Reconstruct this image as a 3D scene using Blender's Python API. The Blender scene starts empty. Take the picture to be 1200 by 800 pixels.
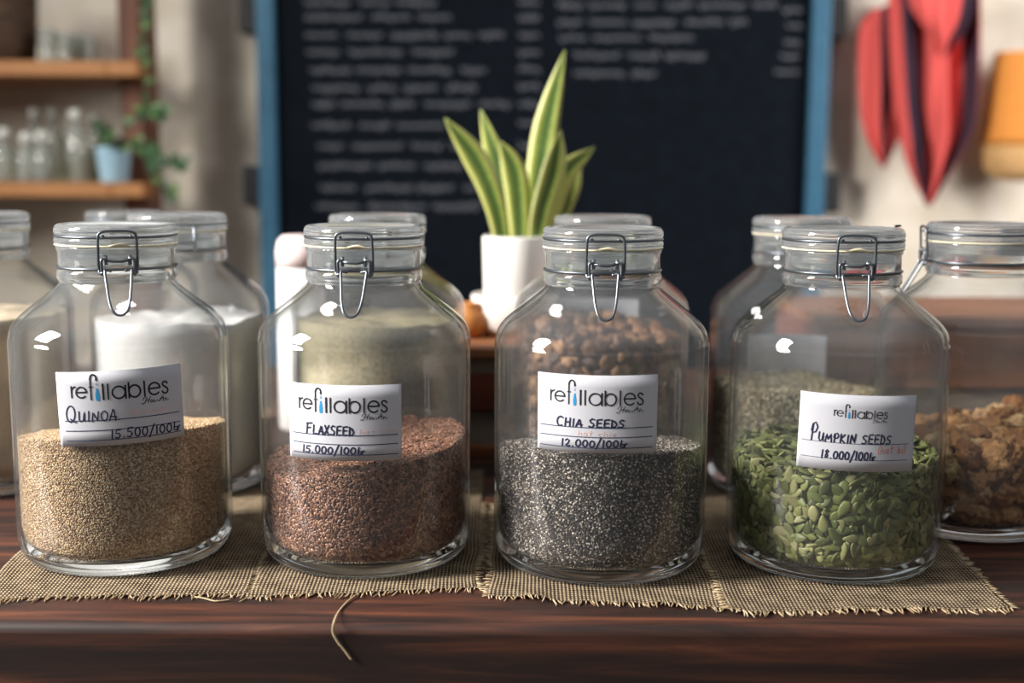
import bpy, math, random
import numpy as np
from mathutils import Vector, Matrix, noise
random.seed(7); rng = np.random.default_rng(7)
S = bpy.context.scene; COL = S.collection
PI = math.pi
# ------------------------------------------------------------------ camera, world, lights, exposure
T = 0.80                     # height of the table top
F = 1450.0                   # focal length in pixels of the 1200 px wide frame
HC = 0.327                   # camera height above the table top
PITCH = math.atan(201 / F); ROLL = math.radians(0.3)
cam = bpy.data.cameras.new('camera'); camo = bpy.data.objects.new('camera', cam); COL.objects.link(camo)
cam.sensor_width = 36.0; cam.lens = 36.0 * F / 1200
CR = Matrix.Rotation(PI / 2 - PITCH, 3, 'X') @ Matrix.Rotation(ROLL, 3, 'Z')
camo.rotation_euler = CR.to_euler(); camo.location = (0, 0, T + HC)
cam.dof.use_dof = True; cam.dof.focus_distance = 0.985; cam.dof.aperture_fstop = 2.8
cam.clip_start = 0.02
S.camera = camo
w = bpy.data.worlds.new('world'); S.world = w; w.use_nodes = True
_nt = w.node_tree; bg = _nt.nodes['Background']; bg.inputs[0].default_value = (0.95, 0.97, 1.0, 1)
_tc = _nt.nodes.new('ShaderNodeTexCoord'); _sx = _nt.nodes.new('ShaderNodeSeparateXYZ'); _nt.links.new(_tc.outputs['Generated'], _sx.inputs[0])
_mr = _nt.nodes.new('ShaderNodeMapRange'); _mr.interpolation_type = 'SMOOTHSTEP'     # ambient fill added from overhead to brighten lids and tops, dim at the horizon
for _k, _v in ((1, 0.10), (2, 0.95), (3, 0.10), (4, 0.60)): _mr.inputs[_k].default_value = _v
_nt.links.new(_sx.outputs['Z'], _mr.inputs[0]); _nt.links.new(_mr.outputs[0], bg.inputs[1])

def area(name, loc, target, sx, sy, power, col):
    l = bpy.data.lights.new(name, 'AREA'); l.shape = 'RECTANGLE'; l.size = sx; l.size_y = sy; l.energy = power; l.color = col
    o = bpy.data.objects.new(name, l); COL.objects.link(o); o.location = loc
    o.rotation_euler = (Vector(target) - Vector(loc)).to_track_quat('-Z', 'Y').to_euler()
    return o
area('daylight_window_left', (-2.15, 0.48, T + 1.25), (0, 1.05, T + 0.1), 0.5, 1.1, 78, (1.0, 0.965, 0.91)).data.spread = math.radians(112)
area('daylight_window_right', (2.2, 1.35, T + 1.0), (0.9, 2.7, T + 0.4), 0.8, 1.2, 19, (1.0, 0.95, 0.93)).data.spread = math.radians(95)
S.view_settings.view_transform = 'Standard'; S.view_settings.look = 'None'
S.view_settings.gamma = 1.0; S.view_settings.use_curve_mapping = False
S.view_settings.exposure = 0.0
cy = S.cycles
cy.max_bounces = 24; cy.transmission_bounces = 20; cy.transparent_max_bounces = 64; cy.glossy_bounces = 6; cy.diffuse_bounces = 4
cy.caustics_reflective = False; cy.caustics_refractive = True; cy.blur_glossy = 0.5
cy.sample_clamp_indirect = 6.0

# ------------------------------------------------------------------ helpers
def ray(px, py):
    d = Vector(((px - 600) / F, (400 - py) / F, -1.0)); return CR @ d
def P(px, py, Y):
    d = ray(px, py); return Vector((d.x * Y / d.y, Y, T + HC + d.z * Y / d.y))
def G(px, py, z=T):
    d = ray(px, py); t = (z - T - HC) / d.z; return Vector((d.x * t, d.y * t, z))

def lin(c):
    return tuple(((v / 255) / 12.92 if v / 255 <= 0.04045 else ((v / 255 + 0.055) / 1.055) ** 2.4) for v in c) + (1.0,)

def material(name):
    m = bpy.data.materials.new(name); m.use_nodes = True; nt = m.node_tree
    return m, nt, nt.nodes.get('Principled BSDF'), nt.nodes.get('Material Output')
def plain(name, c, rough=0.6, metal=0.0, spec=0.4):
    m, nt, b, o = material(name)
    b.inputs['Base Color'].default_value = lin(c); b.inputs['Roughness'].default_value = rough
    b.inputs['Metallic'].default_value = metal; b.inputs['Specular IOR Level'].default_value = spec
    return m
def N(nt, kind, **kw):
    n = nt.nodes.new(kind)
    for k, v in kw.items(): setattr(n, k, v)
    return n
def ramp(nt, stops, interp='LINEAR'):
    r = N(nt, 'ShaderNodeValToRGB'); cr = r.color_ramp; cr.interpolation = interp
    while len(cr.elements) < len(stops): cr.elements.new(0.5)
    for e, (p, c) in zip(cr.elements, stops): e.position = p; e.color = lin(c)
    return r
def mapping(nt, scale, coord='Object', rot=(0, 0, 0)):
    tc = N(nt, 'ShaderNodeTexCoord'); mp = N(nt, 'ShaderNodeMapping')
    mp.inputs['Scale'].default_value = scale; mp.inputs['Rotation'].default_value = rot
    nt.links.new(tc.outputs[coord], mp.inputs[0]); return mp
def noisy(name, stops, scale=(8, 8, 8), detail=4, rough=0.6, bump=0.0, nscale=1.0, bdist=0.002, spec=0.4, coord='Object', dist=0.0):
    m, nt, b, o = material(name); mp = mapping(nt, scale, coord)
    n = N(nt, 'ShaderNodeTexNoise'); n.inputs['Scale'].default_value = nscale; n.inputs['Detail'].default_value = detail
    n.inputs['Distortion'].default_value = dist
    nt.links.new(mp.outputs[0], n.inputs['Vector']); r = ramp(nt, stops); nt.links.new(n.outputs['Fac'], r.inputs[0])
    nt.links.new(r.outputs[0], b.inputs['Base Color']); b.inputs['Roughness'].default_value = rough; b.inputs['Specular IOR Level'].default_value = spec
    if bump:
        bp = N(nt, 'ShaderNodeBump'); bp.inputs['Strength'].default_value = bump; bp.inputs['Distance'].default_value = bdist
        nt.links.new(n.outputs['Fac'], bp.inputs['Height']); nt.links.new(bp.outputs[0], b.inputs['Normal'])
    return m
def seeds_mat(name, stops, rough=0.5, spec=0.4, interp='LINEAR', noise_amt=None):
    m, nt, b, o = material(name); g = N(nt, 'ShaderNodeNewGeometry'); r = ramp(nt, stops, interp)
    nt.links.new(g.outputs['Random Per Island'], r.inputs[0]); nt.links.new(r.outputs[0], b.inputs['Base Color'])
    b.inputs['Roughness'].default_value = rough; b.inputs['Specular IOR Level'].default_value = spec
    return m
def object_random_mat(name, stops, rough=0.5, spec=0.4, nscale=120.0, mixc=(60, 50, 20), amt=0.4):
    m, nt, b, o = material(name); oi = N(nt, 'ShaderNodeObjectInfo'); r = ramp(nt, stops)
    nt.links.new(oi.outputs['Random'], r.inputs[0]); mp = mapping(nt, (1, 1, 1)); n = N(nt, 'ShaderNodeTexNoise')
    n.inputs['Scale'].default_value = nscale; n.inputs['Detail'].default_value = 4; nt.links.new(mp.outputs[0], n.inputs['Vector'])
    rr = ramp(nt, [(0.35, (0, 0, 0)), (0.75, (255, 255, 255))]); nt.links.new(n.outputs['Fac'], rr.inputs[0])
    mu = N(nt, 'ShaderNodeMath', operation='MULTIPLY'); mu.inputs[1].default_value = amt; nt.links.new(rr.outputs[0], mu.inputs[0])
    mx = N(nt, 'ShaderNodeMixRGB'); mx.inputs[2].default_value = lin(mixc)
    nt.links.new(mu.outputs[0], mx.inputs[0]); nt.links.new(r.outputs[0], mx.inputs[1])
    nt.links.new(mx.outputs[0], b.inputs['Base Color']); b.inputs['Roughness'].default_value = rough; b.inputs['Specular IOR Level'].default_value = spec
    bp = N(nt, 'ShaderNodeBump'); bp.inputs['Strength'].default_value = 0.3; bp.inputs['Distance'].default_value = 0.001
    nt.links.new(n.outputs['Fac'], bp.inputs['Height']); nt.links.new(bp.outputs[0], b.inputs['Normal'])
    return m

def mesh(name, verts, faces, mats=None, parent=None, smooth=True, midx=None, loc=None, uv=None):
    me = bpy.data.meshes.new(name)
    if isinstance(verts, np.ndarray) and isinstance(faces, np.ndarray):
        nv = len(verts); nf, k = faces.shape
        me.vertices.add(nv); me.vertices.foreach_set('co', verts.astype(np.float32).ravel())
        me.loops.add(nf * k); me.loops.foreach_set('vertex_index', faces.astype(np.int32).ravel())
        me.polygons.add(nf); me.polygons.foreach_set('loop_start', np.arange(0, nf * k, k, dtype=np.int32))
        me.update(calc_edges=True)
    else:
        me.from_pydata([tuple(v) for v in verts], [], [tuple(f) for f in faces])
    if mats:
        for m in (mats if isinstance(mats, (list, tuple)) else [mats]): me.materials.append(m)
    if midx is not None: me.polygons.foreach_set('material_index', np.asarray(midx, dtype=np.int32))
    me.polygons.foreach_set('use_smooth', np.full(len(me.polygons), smooth, dtype=bool))
    if uv is not None:
        ul = me.uv_layers.new(name='UVMap'); li = np.empty(len(me.loops), np.int32); me.loops.foreach_get('vertex_index', li)
        ul.data.foreach_set('uv', np.asarray(uv, np.float32)[li].ravel())
    me.validate(); me.update()
    o = bpy.data.objects.new(name, me); COL.objects.link(o)
    if parent: o.parent = parent
    if loc: o.location = loc
    return o
class MB:
    def __init__(s): s.v = []; s.f = []; s.m = []
    def add(s, vf, mi=0):
        n = len(s.v); s.v += [tuple(v) for v in vf[0]]; s.f += [tuple(i + n for i in f) for f in vf[1]]; s.m += [mi] * len(vf[1]); return s
    def build(s, name, mats, parent=None, smooth=True, loc=None): return mesh(name, s.v, s.f, mats, parent, smooth, s.m, loc)
def sharp(o, ang=35):
    me = o.data; me.set_sharp_from_angle(angle=math.radians(ang)); return o
def bev(o, wdt, seg=2):
    b = o.modifiers.new('bevel', 'BEVEL'); b.width = wdt; b.segments = seg; b.limit_method = 'ANGLE'; return o
def box(x0, x1, y0, y1, z0, z1):
    v = [(x, y, z) for z in (z0, z1) for y in (y0, y1) for x in (x0, x1)]
    return v, [(0, 2, 3, 1), (4, 5, 7, 6), (0, 1, 5, 4), (2, 6, 7, 3), (0, 4, 6, 2), (1, 3, 7, 5)]
def lathe(prof, seg=64, c=(0, 0, 0)):
    v = []; f = []; n = len(prof)
    for k in range(seg):
        a = 2 * PI * k / seg
        for r, z in prof: v.append((c[0] + r * math.cos(a), c[1] + r * math.sin(a), c[2] + z))
    for k in range(seg):
        for i in range(n - 1):
            a = k * n + i; b = ((k + 1) % seg) * n + i
            if prof[i][0] < 1e-7: f.append((a, b + 1, a + 1))
            elif prof[i + 1][0] < 1e-7: f.append((a, b, a + 1))
            else: f.append((a, b, b + 1, a + 1))
    return v, f
def crom(pts, sub=4, closed=False):
    pts = [Vector(p) for p in pts]; n = len(pts); out = []
    for i in range(n if closed else n - 1):
        p0 = pts[(i - 1) % n] if (closed or i > 0) else pts[0] * 2 - pts[1]
        p1 = pts[i]; p2 = pts[(i + 1) % n]
        p3 = pts[(i + 2) % n] if (closed or i + 2 < n) else p2 * 2 - p1
        for k in range(sub):
            t = k / sub
            out.append(0.5 * ((2 * p1) + (p2 - p0) * t + (2 * p0 - 5 * p1 + 4 * p2 - p3) * t * t + (3 * p1 - p0 - 3 * p2 + p3) * t ** 3))
    if not closed: out.append(pts[-1])
    return out
def tube(pts, r, sides=8, closed=False):
    pts = [Vector(p) for p in pts]; n = len(pts); v = []; f = []; up = None
    for i, p in enumerate(pts):
        if closed: t = pts[(i + 1) % n] - pts[i - 1]
        else: t = pts[min(i + 1, n - 1)] - pts[max(i - 1, 0)]
        t.normalize()
        if up is None:
            up = t.orthogonal().normalized()
        up = (up - t * up.dot(t)).normalized(); s = t.cross(up)
        rr = r[i] if isinstance(r, (list, tuple)) else r
        for k in range(sides):
            a = 2 * PI * k / sides; v.append(p + (up * math.cos(a) + s * math.sin(a)) * rr)
    for i in range(n if closed else n - 1):
        for k in range(sides):
            a = i * sides + k; b = i * sides + (k + 1) % sides; c = ((i + 1) % n) * sides
            f.append((a, b, c + (k + 1) % sides, c + k))
    if not closed:
        f.append(tuple(range(sides))[::-1]); f.append(tuple((n - 1) * sides + k for k in range(sides)))
    return v, f
def tag(o, label, cat, group=None, kind=None):
    o['label'] = label; o['category'] = cat
    if group: o['group'] = group
    if kind: o['kind'] = kind
    return o
def thing(name, label, cat, loc=(0, 0, 0), group=None):
    o = bpy.data.objects.new(name, None); COL.objects.link(o); o.location = loc; o.empty_display_size = 0.05
    return tag(o, label, cat, group)
def copy_of(src, loc, rot=None, scale=None):
    c = src.copy(); COL.objects.link(c); c.location = loc
    if rot is not None: c.rotation_euler = rot
    if scale is not None: c.scale = scale
    for ch in src.children:
        d = ch.copy(); COL.objects.link(d); d.parent = c
    return c

# ------------------------------------------------------------------ materials
def thin_glass(name, tint=(254, 254, 254), edge=(178, 188, 192), haze=0.0, rough=0.0):
    # a thin clear wall: light goes straight through, the sheen grows towards grazing angles
    m, nt, b, out = material(name); nt.nodes.remove(b)
    lw = N(nt, 'ShaderNodeLayerWeight'); lw.inputs['Blend'].default_value = 0.5
    p5 = N(nt, 'ShaderNodeMath', operation='POWER'); p5.inputs[1].default_value = 5.0; nt.links.new(lw.outputs['Facing'], p5.inputs[0])
    mu = N(nt, 'ShaderNodeMath', operation='MULTIPLY_ADD'); mu.inputs[1].default_value = 0.80; mu.inputs[2].default_value = 0.045
    nt.links.new(p5.outputs[0], mu.inputs[0])
    p4 = N(nt, 'ShaderNodeMath', operation='POWER'); p4.inputs[1].default_value = 4.0; nt.links.new(lw.outputs['Facing'], p4.inputs[0])
    tr = N(nt, 'ShaderNodeBsdfTransparent'); mc = N(nt, 'ShaderNodeMixRGB'); mc.inputs[1].default_value = lin(tint); mc.inputs[2].default_value = lin(edge)
    nt.links.new(p4.outputs[0], mc.inputs[0]); nt.links.new(mc.outputs[0], tr.inputs[0])
    gl = N(nt, 'ShaderNodeBsdfGlossy'); gl.inputs['Roughness'].default_value = rough; gl.inputs['Color'].default_value = (1, 1, 1, 1)
    mx = N(nt, 'ShaderNodeMixShader'); nt.links.new(mu.outputs[0], mx.inputs[0]); nt.links.new(tr.outputs[0], mx.inputs[1]); nt.links.new(gl.outputs[0], mx.inputs[2])
    last = mx
    if haze:  # pale diffuse mix, painted in for reflected light on the glass
        df = N(nt, 'ShaderNodeBsdfDiffuse'); df.inputs[0].default_value = lin((225, 228, 230)); mh = N(nt, 'ShaderNodeMixShader')
        mh.inputs[0].default_value = haze; nt.links.new(mx.outputs[0], mh.inputs[1]); nt.links.new(df.outputs[0], mh.inputs[2]); last = mh
    nt.links.new(last.outputs[0], out.inputs[0]); return m
def thick_glass(name, c=(246, 250, 251), rough=0.0, gleam=0.0):
    m, nt, b, o = material(name); b.inputs['Base Color'].default_value = lin(c); b.inputs['Roughness'].default_value = rough
    b.inputs['Transmission Weight'].default_value = 1.0; b.inputs['IOR'].default_value = 1.48
    if gleam:  # white diffuse and translucent mix stands in for bright window reflections
        df = N(nt, 'ShaderNodeBsdfDiffuse'); df.inputs[0].default_value = lin((232, 236, 240)); tl = N(nt, 'ShaderNodeBsdfTranslucent'); tl.inputs[0].default_value = lin((232, 236, 240))
        ad = N(nt, 'ShaderNodeMixShader'); nt.links.new(df.outputs[0], ad.inputs[1]); nt.links.new(tl.outputs[0], ad.inputs[2])
        mx = N(nt, 'ShaderNodeMixShader'); mx.inputs[0].default_value = gleam; nt.links.new(b.outputs[0], mx.inputs[1]); nt.links.new(ad.outputs[0], mx.inputs[2]); nt.links.new(mx.outputs[0], o.inputs[0])
    return m
M = {}
M['thin'] = thin_glass('clear_glass_wall', haze=0.014)
M['thick'] = thick_glass('clear_glass_solid', rough=0.04, gleam=0.03); M['lid'] = thick_glass('gleam_lid_glass', rough=0.06, gleam=0.19); M['neck'] = thick_glass('gleam_neck_glass', rough=0.04, gleam=0.10)
M['small_glass'] = thin_glass('small_bottle_glass', tint=(235, 238, 230), edge=(120, 125, 115), haze=0.2)  # strong haze paints in the white window highlights on the bottles
M['wire'] = plain('galvanised_wire', (116, 121, 128), 0.34, 0.9)
M['rubber'] = plain('pale_rubber', (226, 216, 186), 0.5)
M['paper'] = noisy('label_paper', [(0.3, (190, 190, 198)), (0.7, (198, 198, 205))], nscale=300, rough=0.7)
M['ink'] = plain('black_print', (24, 24, 34), 0.6); M['pen'] = plain('blue_black_pen', (22, 26, 58), 0.6)
M['blue'] = plain('blue_print', (30, 140, 196), 0.6); M['red'] = plain('red_pen', (214, 110, 90), 0.7); M['faded'] = plain('faded_red_pen', (228, 190, 182), 0.7)
M['line'] = plain('ruled_line', (40, 52, 82), 0.6)

def wood(name, stops, grain=(3, 60, 60), rough=0.5, bump=0.25, spec=0.4):
    m, nt, b, o = material(name); mp = mapping(nt, grain); n = N(nt, 'ShaderNodeTexNoise'); n.inputs['Scale'].default_value = 1.0
    n.inputs['Detail'].default_value = 7; n.inputs['Roughness'].default_value = 0.62; n.inputs['Distortion'].default_value = 0.6
    nt.links.new(mp.outputs[0], n.inputs['Vector'])
    mp2 = mapping(nt, tuple(g * 0.28 for g in grain)); n2 = N(nt, 'ShaderNodeTexNoise'); n2.inputs['Scale'].default_value = 1.0; n2.inputs['Detail'].default_value = 3
    n2.inputs['Distortion'].default_value = 1.5; nt.links.new(mp2.outputs[0], n2.inputs['Vector'])
    mx = N(nt, 'ShaderNodeMath', operation='ADD'); nt.links.new(n.outputs['Fac'], mx.inputs[0]); nt.links.new(n2.outputs['Fac'], mx.inputs[1])
    hv = N(nt, 'ShaderNodeMath', operation='MULTIPLY'); hv.inputs[1].default_value = 0.5; nt.links.new(mx.outputs[0], hv.inputs[0])
    r = ramp(nt, stops); nt.links.new(hv.outputs[0], r.inputs[0]); nt.links.new(r.outputs[0], b.inputs['Base Color'])
    b.inputs['Roughness'].default_value = rough; b.inputs['Specular IOR Level'].default_value = spec
    bp = N(nt, 'ShaderNodeBump'); bp.inputs['Strength'].default_value = bump; bp.inputs['Distance'].default_value = 0.001
    nt.links.new(hv.outputs[0], bp.inputs['Height']); nt.links.new(bp.outputs[0], b.inputs['Normal']); return m
M['table'] = wood('dark_red_wood', [(0.34, (14, 9, 8)), (0.46, (38, 21, 16)), (0.56, (72, 39, 27)), (0.66, (112, 66, 44))], grain=(5, 70, 70), rough=0.6)
M['crate'] = wood('brown_crate_wood', [(0.3, (84, 46, 28)), (0.5, (140, 86, 50)), (0.72, (178, 120, 74))], grain=(4, 40, 40), rough=0.7)
M['crate_dark'] = wood('red_brown_crate_wood', [(0.3, (60, 26, 20)), (0.5, (104, 50, 36)), (0.72, (134, 74, 52))], grain=(4, 40, 40), rough=0.7)
M['pale_panel'] = wood('pale_grey_panel', [(0.3, (140, 128, 116)), (0.5, (166, 154, 142)), (0.72, (190, 180, 168))], grain=(4, 40, 40), rough=0.7)
M['shelf'] = wood('amber_shelf_wood', [(0.3, (106, 66, 34)), (0.5, (146, 96, 52)), (0.72, (172, 120, 70))], grain=(3, 30, 30), rough=0.6)
M['post'] = wood('dark_post_wood', [(0.3, (56, 34, 26)), (0.5, (94, 58, 42)), (0.72, (126, 84, 60))], grain=(30, 30, 3), rough=0.7)
M['wall'] = noisy('painted_wall', [(0.25, (188, 178, 160)), (0.6, (206, 198, 184)), (0.85, (214, 208, 200))], nscale=1.6, detail=3, rough=0.85, bump=0.05)
M['floor'] = noisy('grey_floor', [(0.3, (112, 106, 100)), (0.7, (140, 134, 126))], nscale=3, rough=0.6)

def burlap_mat():
    m, nt, b, o = material('burlap')
    mp = mapping(nt, (1, 1, 1), 'UV'); nz = N(nt, 'ShaderNodeTexNoise'); nz.inputs['Scale'].default_value = 60; nz.inputs['Detail'].default_value = 2
    nt.links.new(mp.outputs[0], nz.inputs['Vector'])
    wv = []
    for d in ('X', 'Y'):
        wn = N(nt, 'ShaderNodeTexWave', wave_type='BANDS', bands_direction=d, wave_profile='SIN')
        wn.inputs['Scale'].default_value = 0.314 / (0.0030 if d == 'X' else 0.0046); wn.inputs['Distortion'].default_value = 0.9
        wn.inputs['Detail'].default_value = 2; wn.inputs['Detail Scale'].default_value = 3
        nt.links.new(mp.outputs[0], wn.inputs['Vector']); wv.append(wn)
    mul = N(nt, 'ShaderNodeMath', operation='MULTIPLY'); nt.links.new(wv[0].outputs['Fac'], mul.inputs[0]); nt.links.new(wv[1].outputs['Fac'], mul.inputs[1])
    ad = N(nt, 'ShaderNodeMath', operation='MULTIPLY_ADD'); ad.inputs[1].default_value = 0.5; nt.links.new(nz.outputs['Fac'], ad.inputs[0]); nt.links.new(mul.outputs[0], ad.inputs[2])
    r = ramp(nt, [(0.22, (58, 46, 36)), (0.5, (132, 114, 92)), (1.0, (184, 166, 140))]); nt.links.new(ad.outputs[0], r.inputs[0])
    nt.links.new(r.outputs[0], b.inputs['Base Color']); b.inputs['Roughness'].default_value = 0.95; b.inputs['Specular IOR Level'].default_value = 0.1
    bp = N(nt, 'ShaderNodeBump'); bp.inputs['Strength'].default_value = 0.9; bp.inputs['Distance'].default_value = 0.0012
    nt.links.new(mul.outputs[0], bp.inputs['Height']); nt.links.new(bp.outputs[0], b.inputs['Normal']); return m
M['burlap'] = burlap_mat()
M['thread'] = seeds_mat('burlap_thread', [(0, (140, 118, 90)), (0.5, (178, 156, 124)), (1, (210, 192, 162))], rough=0.95, spec=0.1)

# ------------------------------------------------------------------ the setting
WALLY = 2.78
def structure(o): o['kind'] = 'structure'; return o
structure(mesh('wall_back', *box(-3.2, 3.2, WALLY, WALLY + 0.12, 0, 3.0), M['wall'], smooth=False))
structure(mesh('floor', *box(-3.2, 3.2, -1.5, WALLY + 0.12, -0.05, 0), M['floor'], smooth=False))

# table
tb = thing('wooden_table', 'dark red-brown wooden table with a thick worn front edge under the jars', 'table', (0, 1.3, 0))
YF = 0.858
o = mesh('tabletop', *box(-1.15, 1.15, YF - 1.3, 0.75, T - 0.085, T), M['table'], tb, smooth=True); bev(o, 0.007, 4); sharp(o, 60)
for sx in (-1, 1):
    for sy in (-0.36, 0.66):
        o = mesh('leg', *box(sx * 1.02 - 0.05, sx * 1.02 + 0.05, sy - 0.05, sy + 0.05, 0, T - 0.085), M['table'], tb, smooth=False); bev(o, 0.004)

# ------------------------------------------------------------------ burlap mats
def mat(corners, label, zoff, wav, seed, fr_left=False, fr_right=True, curl=None):
    # corners: front-left, front-right, rear-right, rear-left in the table plane
    r = random.Random(seed); a, b, c, d = [Vector((p[0], p[1])) for p in corners]
    root = thing('burlap_mat', label, 'mat', (a.x, a.y, T), 'burlap mats under the jars')
    nu, nv = 70, 120; V = []; UV = []; th = 0.0012
    W = (b - a).length; D = (d - a).length
    def pt(u, v):
        p = (a * (1 - u) + b * u) * (1 - v) + (d * (1 - u) + c * u) * v
        e = (noise.noise((u * 7 + seed, 3.1, 0)) * 0.006 + noise.noise((u * 23 + seed, 9.1, 0)) * 0.0022) * max(0, 1 - v * 6)
        p = p + Vector((0, 1)) * e
        s = (noise.noise((v * 9 + seed, 5.5, 1)) * 0.003)
        p = p + Vector((1, 0)) * s * ((1 if u > 0.5 else 1) * abs(2 * u - 1) ** 4)
        z = zoff
        k = max(0, 1 - v / 0.085) ** 1.2
        z += k * wav * max(0, math.sin(u * 11 + seed * 1.7) * 0.6 + math.sin(u * 23 + seed) * 0.4)
        if curl: z += curl(u, v)
        return Vector((p.x - a.x, p.y - a.y, z))
    for lay in (th, 0):
        for j in range(nv + 1):
            for i in range(nu + 1):
                u, v = i / nu, (j / nv) ** 1.6; q = pt(u, v); V.append((q.x, q.y, q.z + lay)); UV.append((u * W, v * D))
    n1 = (nu + 1) * (nv + 1); Fc = []
    for j in range(nv):
        for i in range(nu):
            k = j * (nu + 1) + i; Fc.append((k, k + 1, k + nu + 2, k + nu + 1)); Fc.append((n1 + k, n1 + k + nu + 1, n1 + k + nu + 2, n1 + k + 1))
    for i in range(nu):
        k = i; Fc.append((k, n1 + k, n1 + k + 1, k + 1)); k = nv * (nu + 1) + i; Fc.append((k, k + 1, n1 + k + 1, n1 + k))
    for j in range(nv):
        k = j * (nu + 1); Fc.append((k, k + nu + 1, n1 + k + nu + 1, n1 + k)); k += nu; Fc.append((k, n1 + k, n1 + k + nu + 1, k + nu + 1))
    mesh('weave', V, Fc, M['burlap'], root, uv=UV)
    fb = MB()
    def thread(p, dr, L, rad=0.0006):
        s = Vector((-dr.y, dr.x, 0)); w1 = r.uniform(-0.35, 0.35) * L
        q = [p - dr * 0.003 + Vector((0, 0, 0.0006)), p + dr * L * 0.5 + s * w1 * 0.4 + Vector((0, 0, 0.0008)), p + dr * L + s * w1 + Vector((0, 0, r.uniform(-0.0001, 0.0015)))]
        for k in q: k.z = max(k.z, zoff * 0 + 0.0009)
        fb.add(tube(q, [rad, rad * 0.9, rad * 0.5], 5))
    n = int(W / 0.0026)
    for i in range(n):
        u = (i + r.random()) / n; thread(pt(u, 0), Vector((r.uniform(-0.25, 0.25), -1, 0)).normalized(), r.uniform(0.004, 0.0115), 0.00062)
    m2 = int(0.27 / 0.0026)
    for side, on in ((0, fr_left), (1, fr_right)):
        if not on: continue
        for i in range(m2):
            v = (i + r.random()) / m2 * 0.27 / D; thread(pt(side, v), Vector((1 if side else -1, r.uniform(-0.3, 0.3), 0)).normalized(), r.uniform(0.003, 0.008))
    fb.build('fringe', M['thread'], root)
    return root
YB = 1.325
def corners(p0, p1, xl, xr):
    a = G(*p0); b = G(*p1); return [(a.x, a.y), (b.x, b.y), (xr, YB), (xl, YB)]
m3 = mat(corners((574, 700), (853, 714), -0.015, 0.172), 'frayed burlap mat under the jar of chia seeds', 0.0002, 0.0022, 3.3, fr_left=True)
m2 = mat(corners((287, 701), (559, 690), -0.222, -0.030), 'frayed burlap mat under the jar of flaxseed, shedding one long thread', 0.0002, 0.0008, 2.2)
m1 = mat(corners((-32, 703), (289, 697), -0.445, -0.225), 'frayed burlap mat under the jar of quinoa', 0.0002, 0.0008, 1.1)
m4 = mat(corners((855, 719), (1183, 714), 0.174, 0.400), 'frayed burlap mat under the jar of pumpkin seeds', 0.0002, 0.003, 4.7, fr_left=True, curl=lambda u, v: 0.0014 * max(0, 1 - u / 0.07))
MATZ = T + 0.0016
# loose threads
def loose(label, pts, rad):
    mb = MB(); q = crom(pts, 6); mb.add(tube(q, rad, 6)); o = mb.build('loose_thread', M['thread']); return tag(o, label, 'thread')
def TF(px, py):  # a point on the front face of the table or on its top
    g = G(px, py, T + 0.001)
    if g.y >= YF: return g
    return P(px, py, YF - 0.0012)
loose('long pale thread hanging over the table edge below the flaxseed jar', [G(417, 697, T + 0.0022), G(408, 704, T + 0.0012), G(398, 715, T + 0.0012), P(392, 727, YF - 0.001), P(390, 740, YF - 0.0013), P(396, 752, YF - 0.0013), P(404, 762, YF - 0.0013), P(412, 773, YF - 0.0013)], 0.00075)
loose('short pale thread lying on the wood in front of the quinoa jar', [G(228, 699, T + 0.001), G(240, 701, T + 0.001), G(253, 704, T + 0.001), G(270, 702.5, T + 0.001)], 0.0006)

# ------------------------------------------------------------------ glass jars
R = 0.089
OUT = [(0.0001, 0.0035), (0.060, 0.0030), (0.0715, 0.0004), (0.0765, 0.0), (0.0805, 0.0016), (0.0848, 0.0065), (0.0876, 0.014), (0.0888, 0.024), (0.089, 0.036), (0.089, 0.10), (0.0892, 0.177), (0.0886, 0.1865), (0.0865, 0.1945), (0.0818, 0.2015), (0.0745, 0.2082), (0.0640, 0.2165), (0.0545, 0.2240), (0.0488, 0.2288), (0.0470, 0.2322)]
NECK = [(0.0468, 0.2335), (0.0484, 0.2350), (0.0486, 0.2400), (0.0478, 0.2425), (0.0468, 0.2436), (0.0468, 0.2456), (0.0474, 0.2465), (0.0473, 0.2580), (0.0482, 0.2592), (0.0484, 0.2612), (0.0478, 0.2620), (0.0445, 0.2620)]
INN = [(0.0430, 0.2600), (0.0428, 0.2350), (0.0438, 0.2298), (0.0505, 0.2225), (0.0605, 0.2145), (0.0715, 0.2060), (0.0785, 0.1992), (0.0830, 0.1925), (0.0850, 0.1850), (0.0854, 0.176), (0.0854, 0.10), (0.0854, 0.040), (0.0848, 0.027), (0.0825, 0.0185), (0.0775, 0.0135), (0.068, 0.0112), (0.0001, 0.0105)]
_in = sorted([(z, r) for r, z in INN if r > 0.001 and z < 0.235])
def rin(z): return np.interp(z, [a for a, b in _in], [b for a, b in _in])
def jar_meshes():
    out = [(p.x, p.y) for p in crom([(a, b, 0) for a, b in OUT], 3)] + NECK; inn = [(p.x, p.y) for p in crom([(a, b, 0) for a, b in INN], 3)]
    prof = out + inn; no = len(out); seg = 128
    v, f = lathe(prof, seg); mi = []
    n = len(prof)
    for k in range(seg):
        for i in range(n - 1):
            z = 0.5 * (prof[i][1] + prof[i + 1][1]); mi.append(2 if z > 0.2325 else (1 if z < 0.0145 else 0))
    return v, f, mi
JV, JF, JM = jar_meshes()
LIDP = [(0.0001, 0.2530), (0.0395, 0.2530), (0.0415, 0.2545), (0.0418, 0.2632), (0.0480, 0.2636), (0.0494, 0.2645), (0.0496, 0.2672), (0.0488, 0.2688), (0.0478, 0.2694), (0.0478, 0.2708), (0.0490, 0.2716), (0.0496, 0.2738), (0.0492, 0.2765), (0.0478, 0.2788), (0.0455, 0.2797), (0.0420, 0.2790), (0.0380, 0.2765), (0.0001, 0.2755)]
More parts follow.
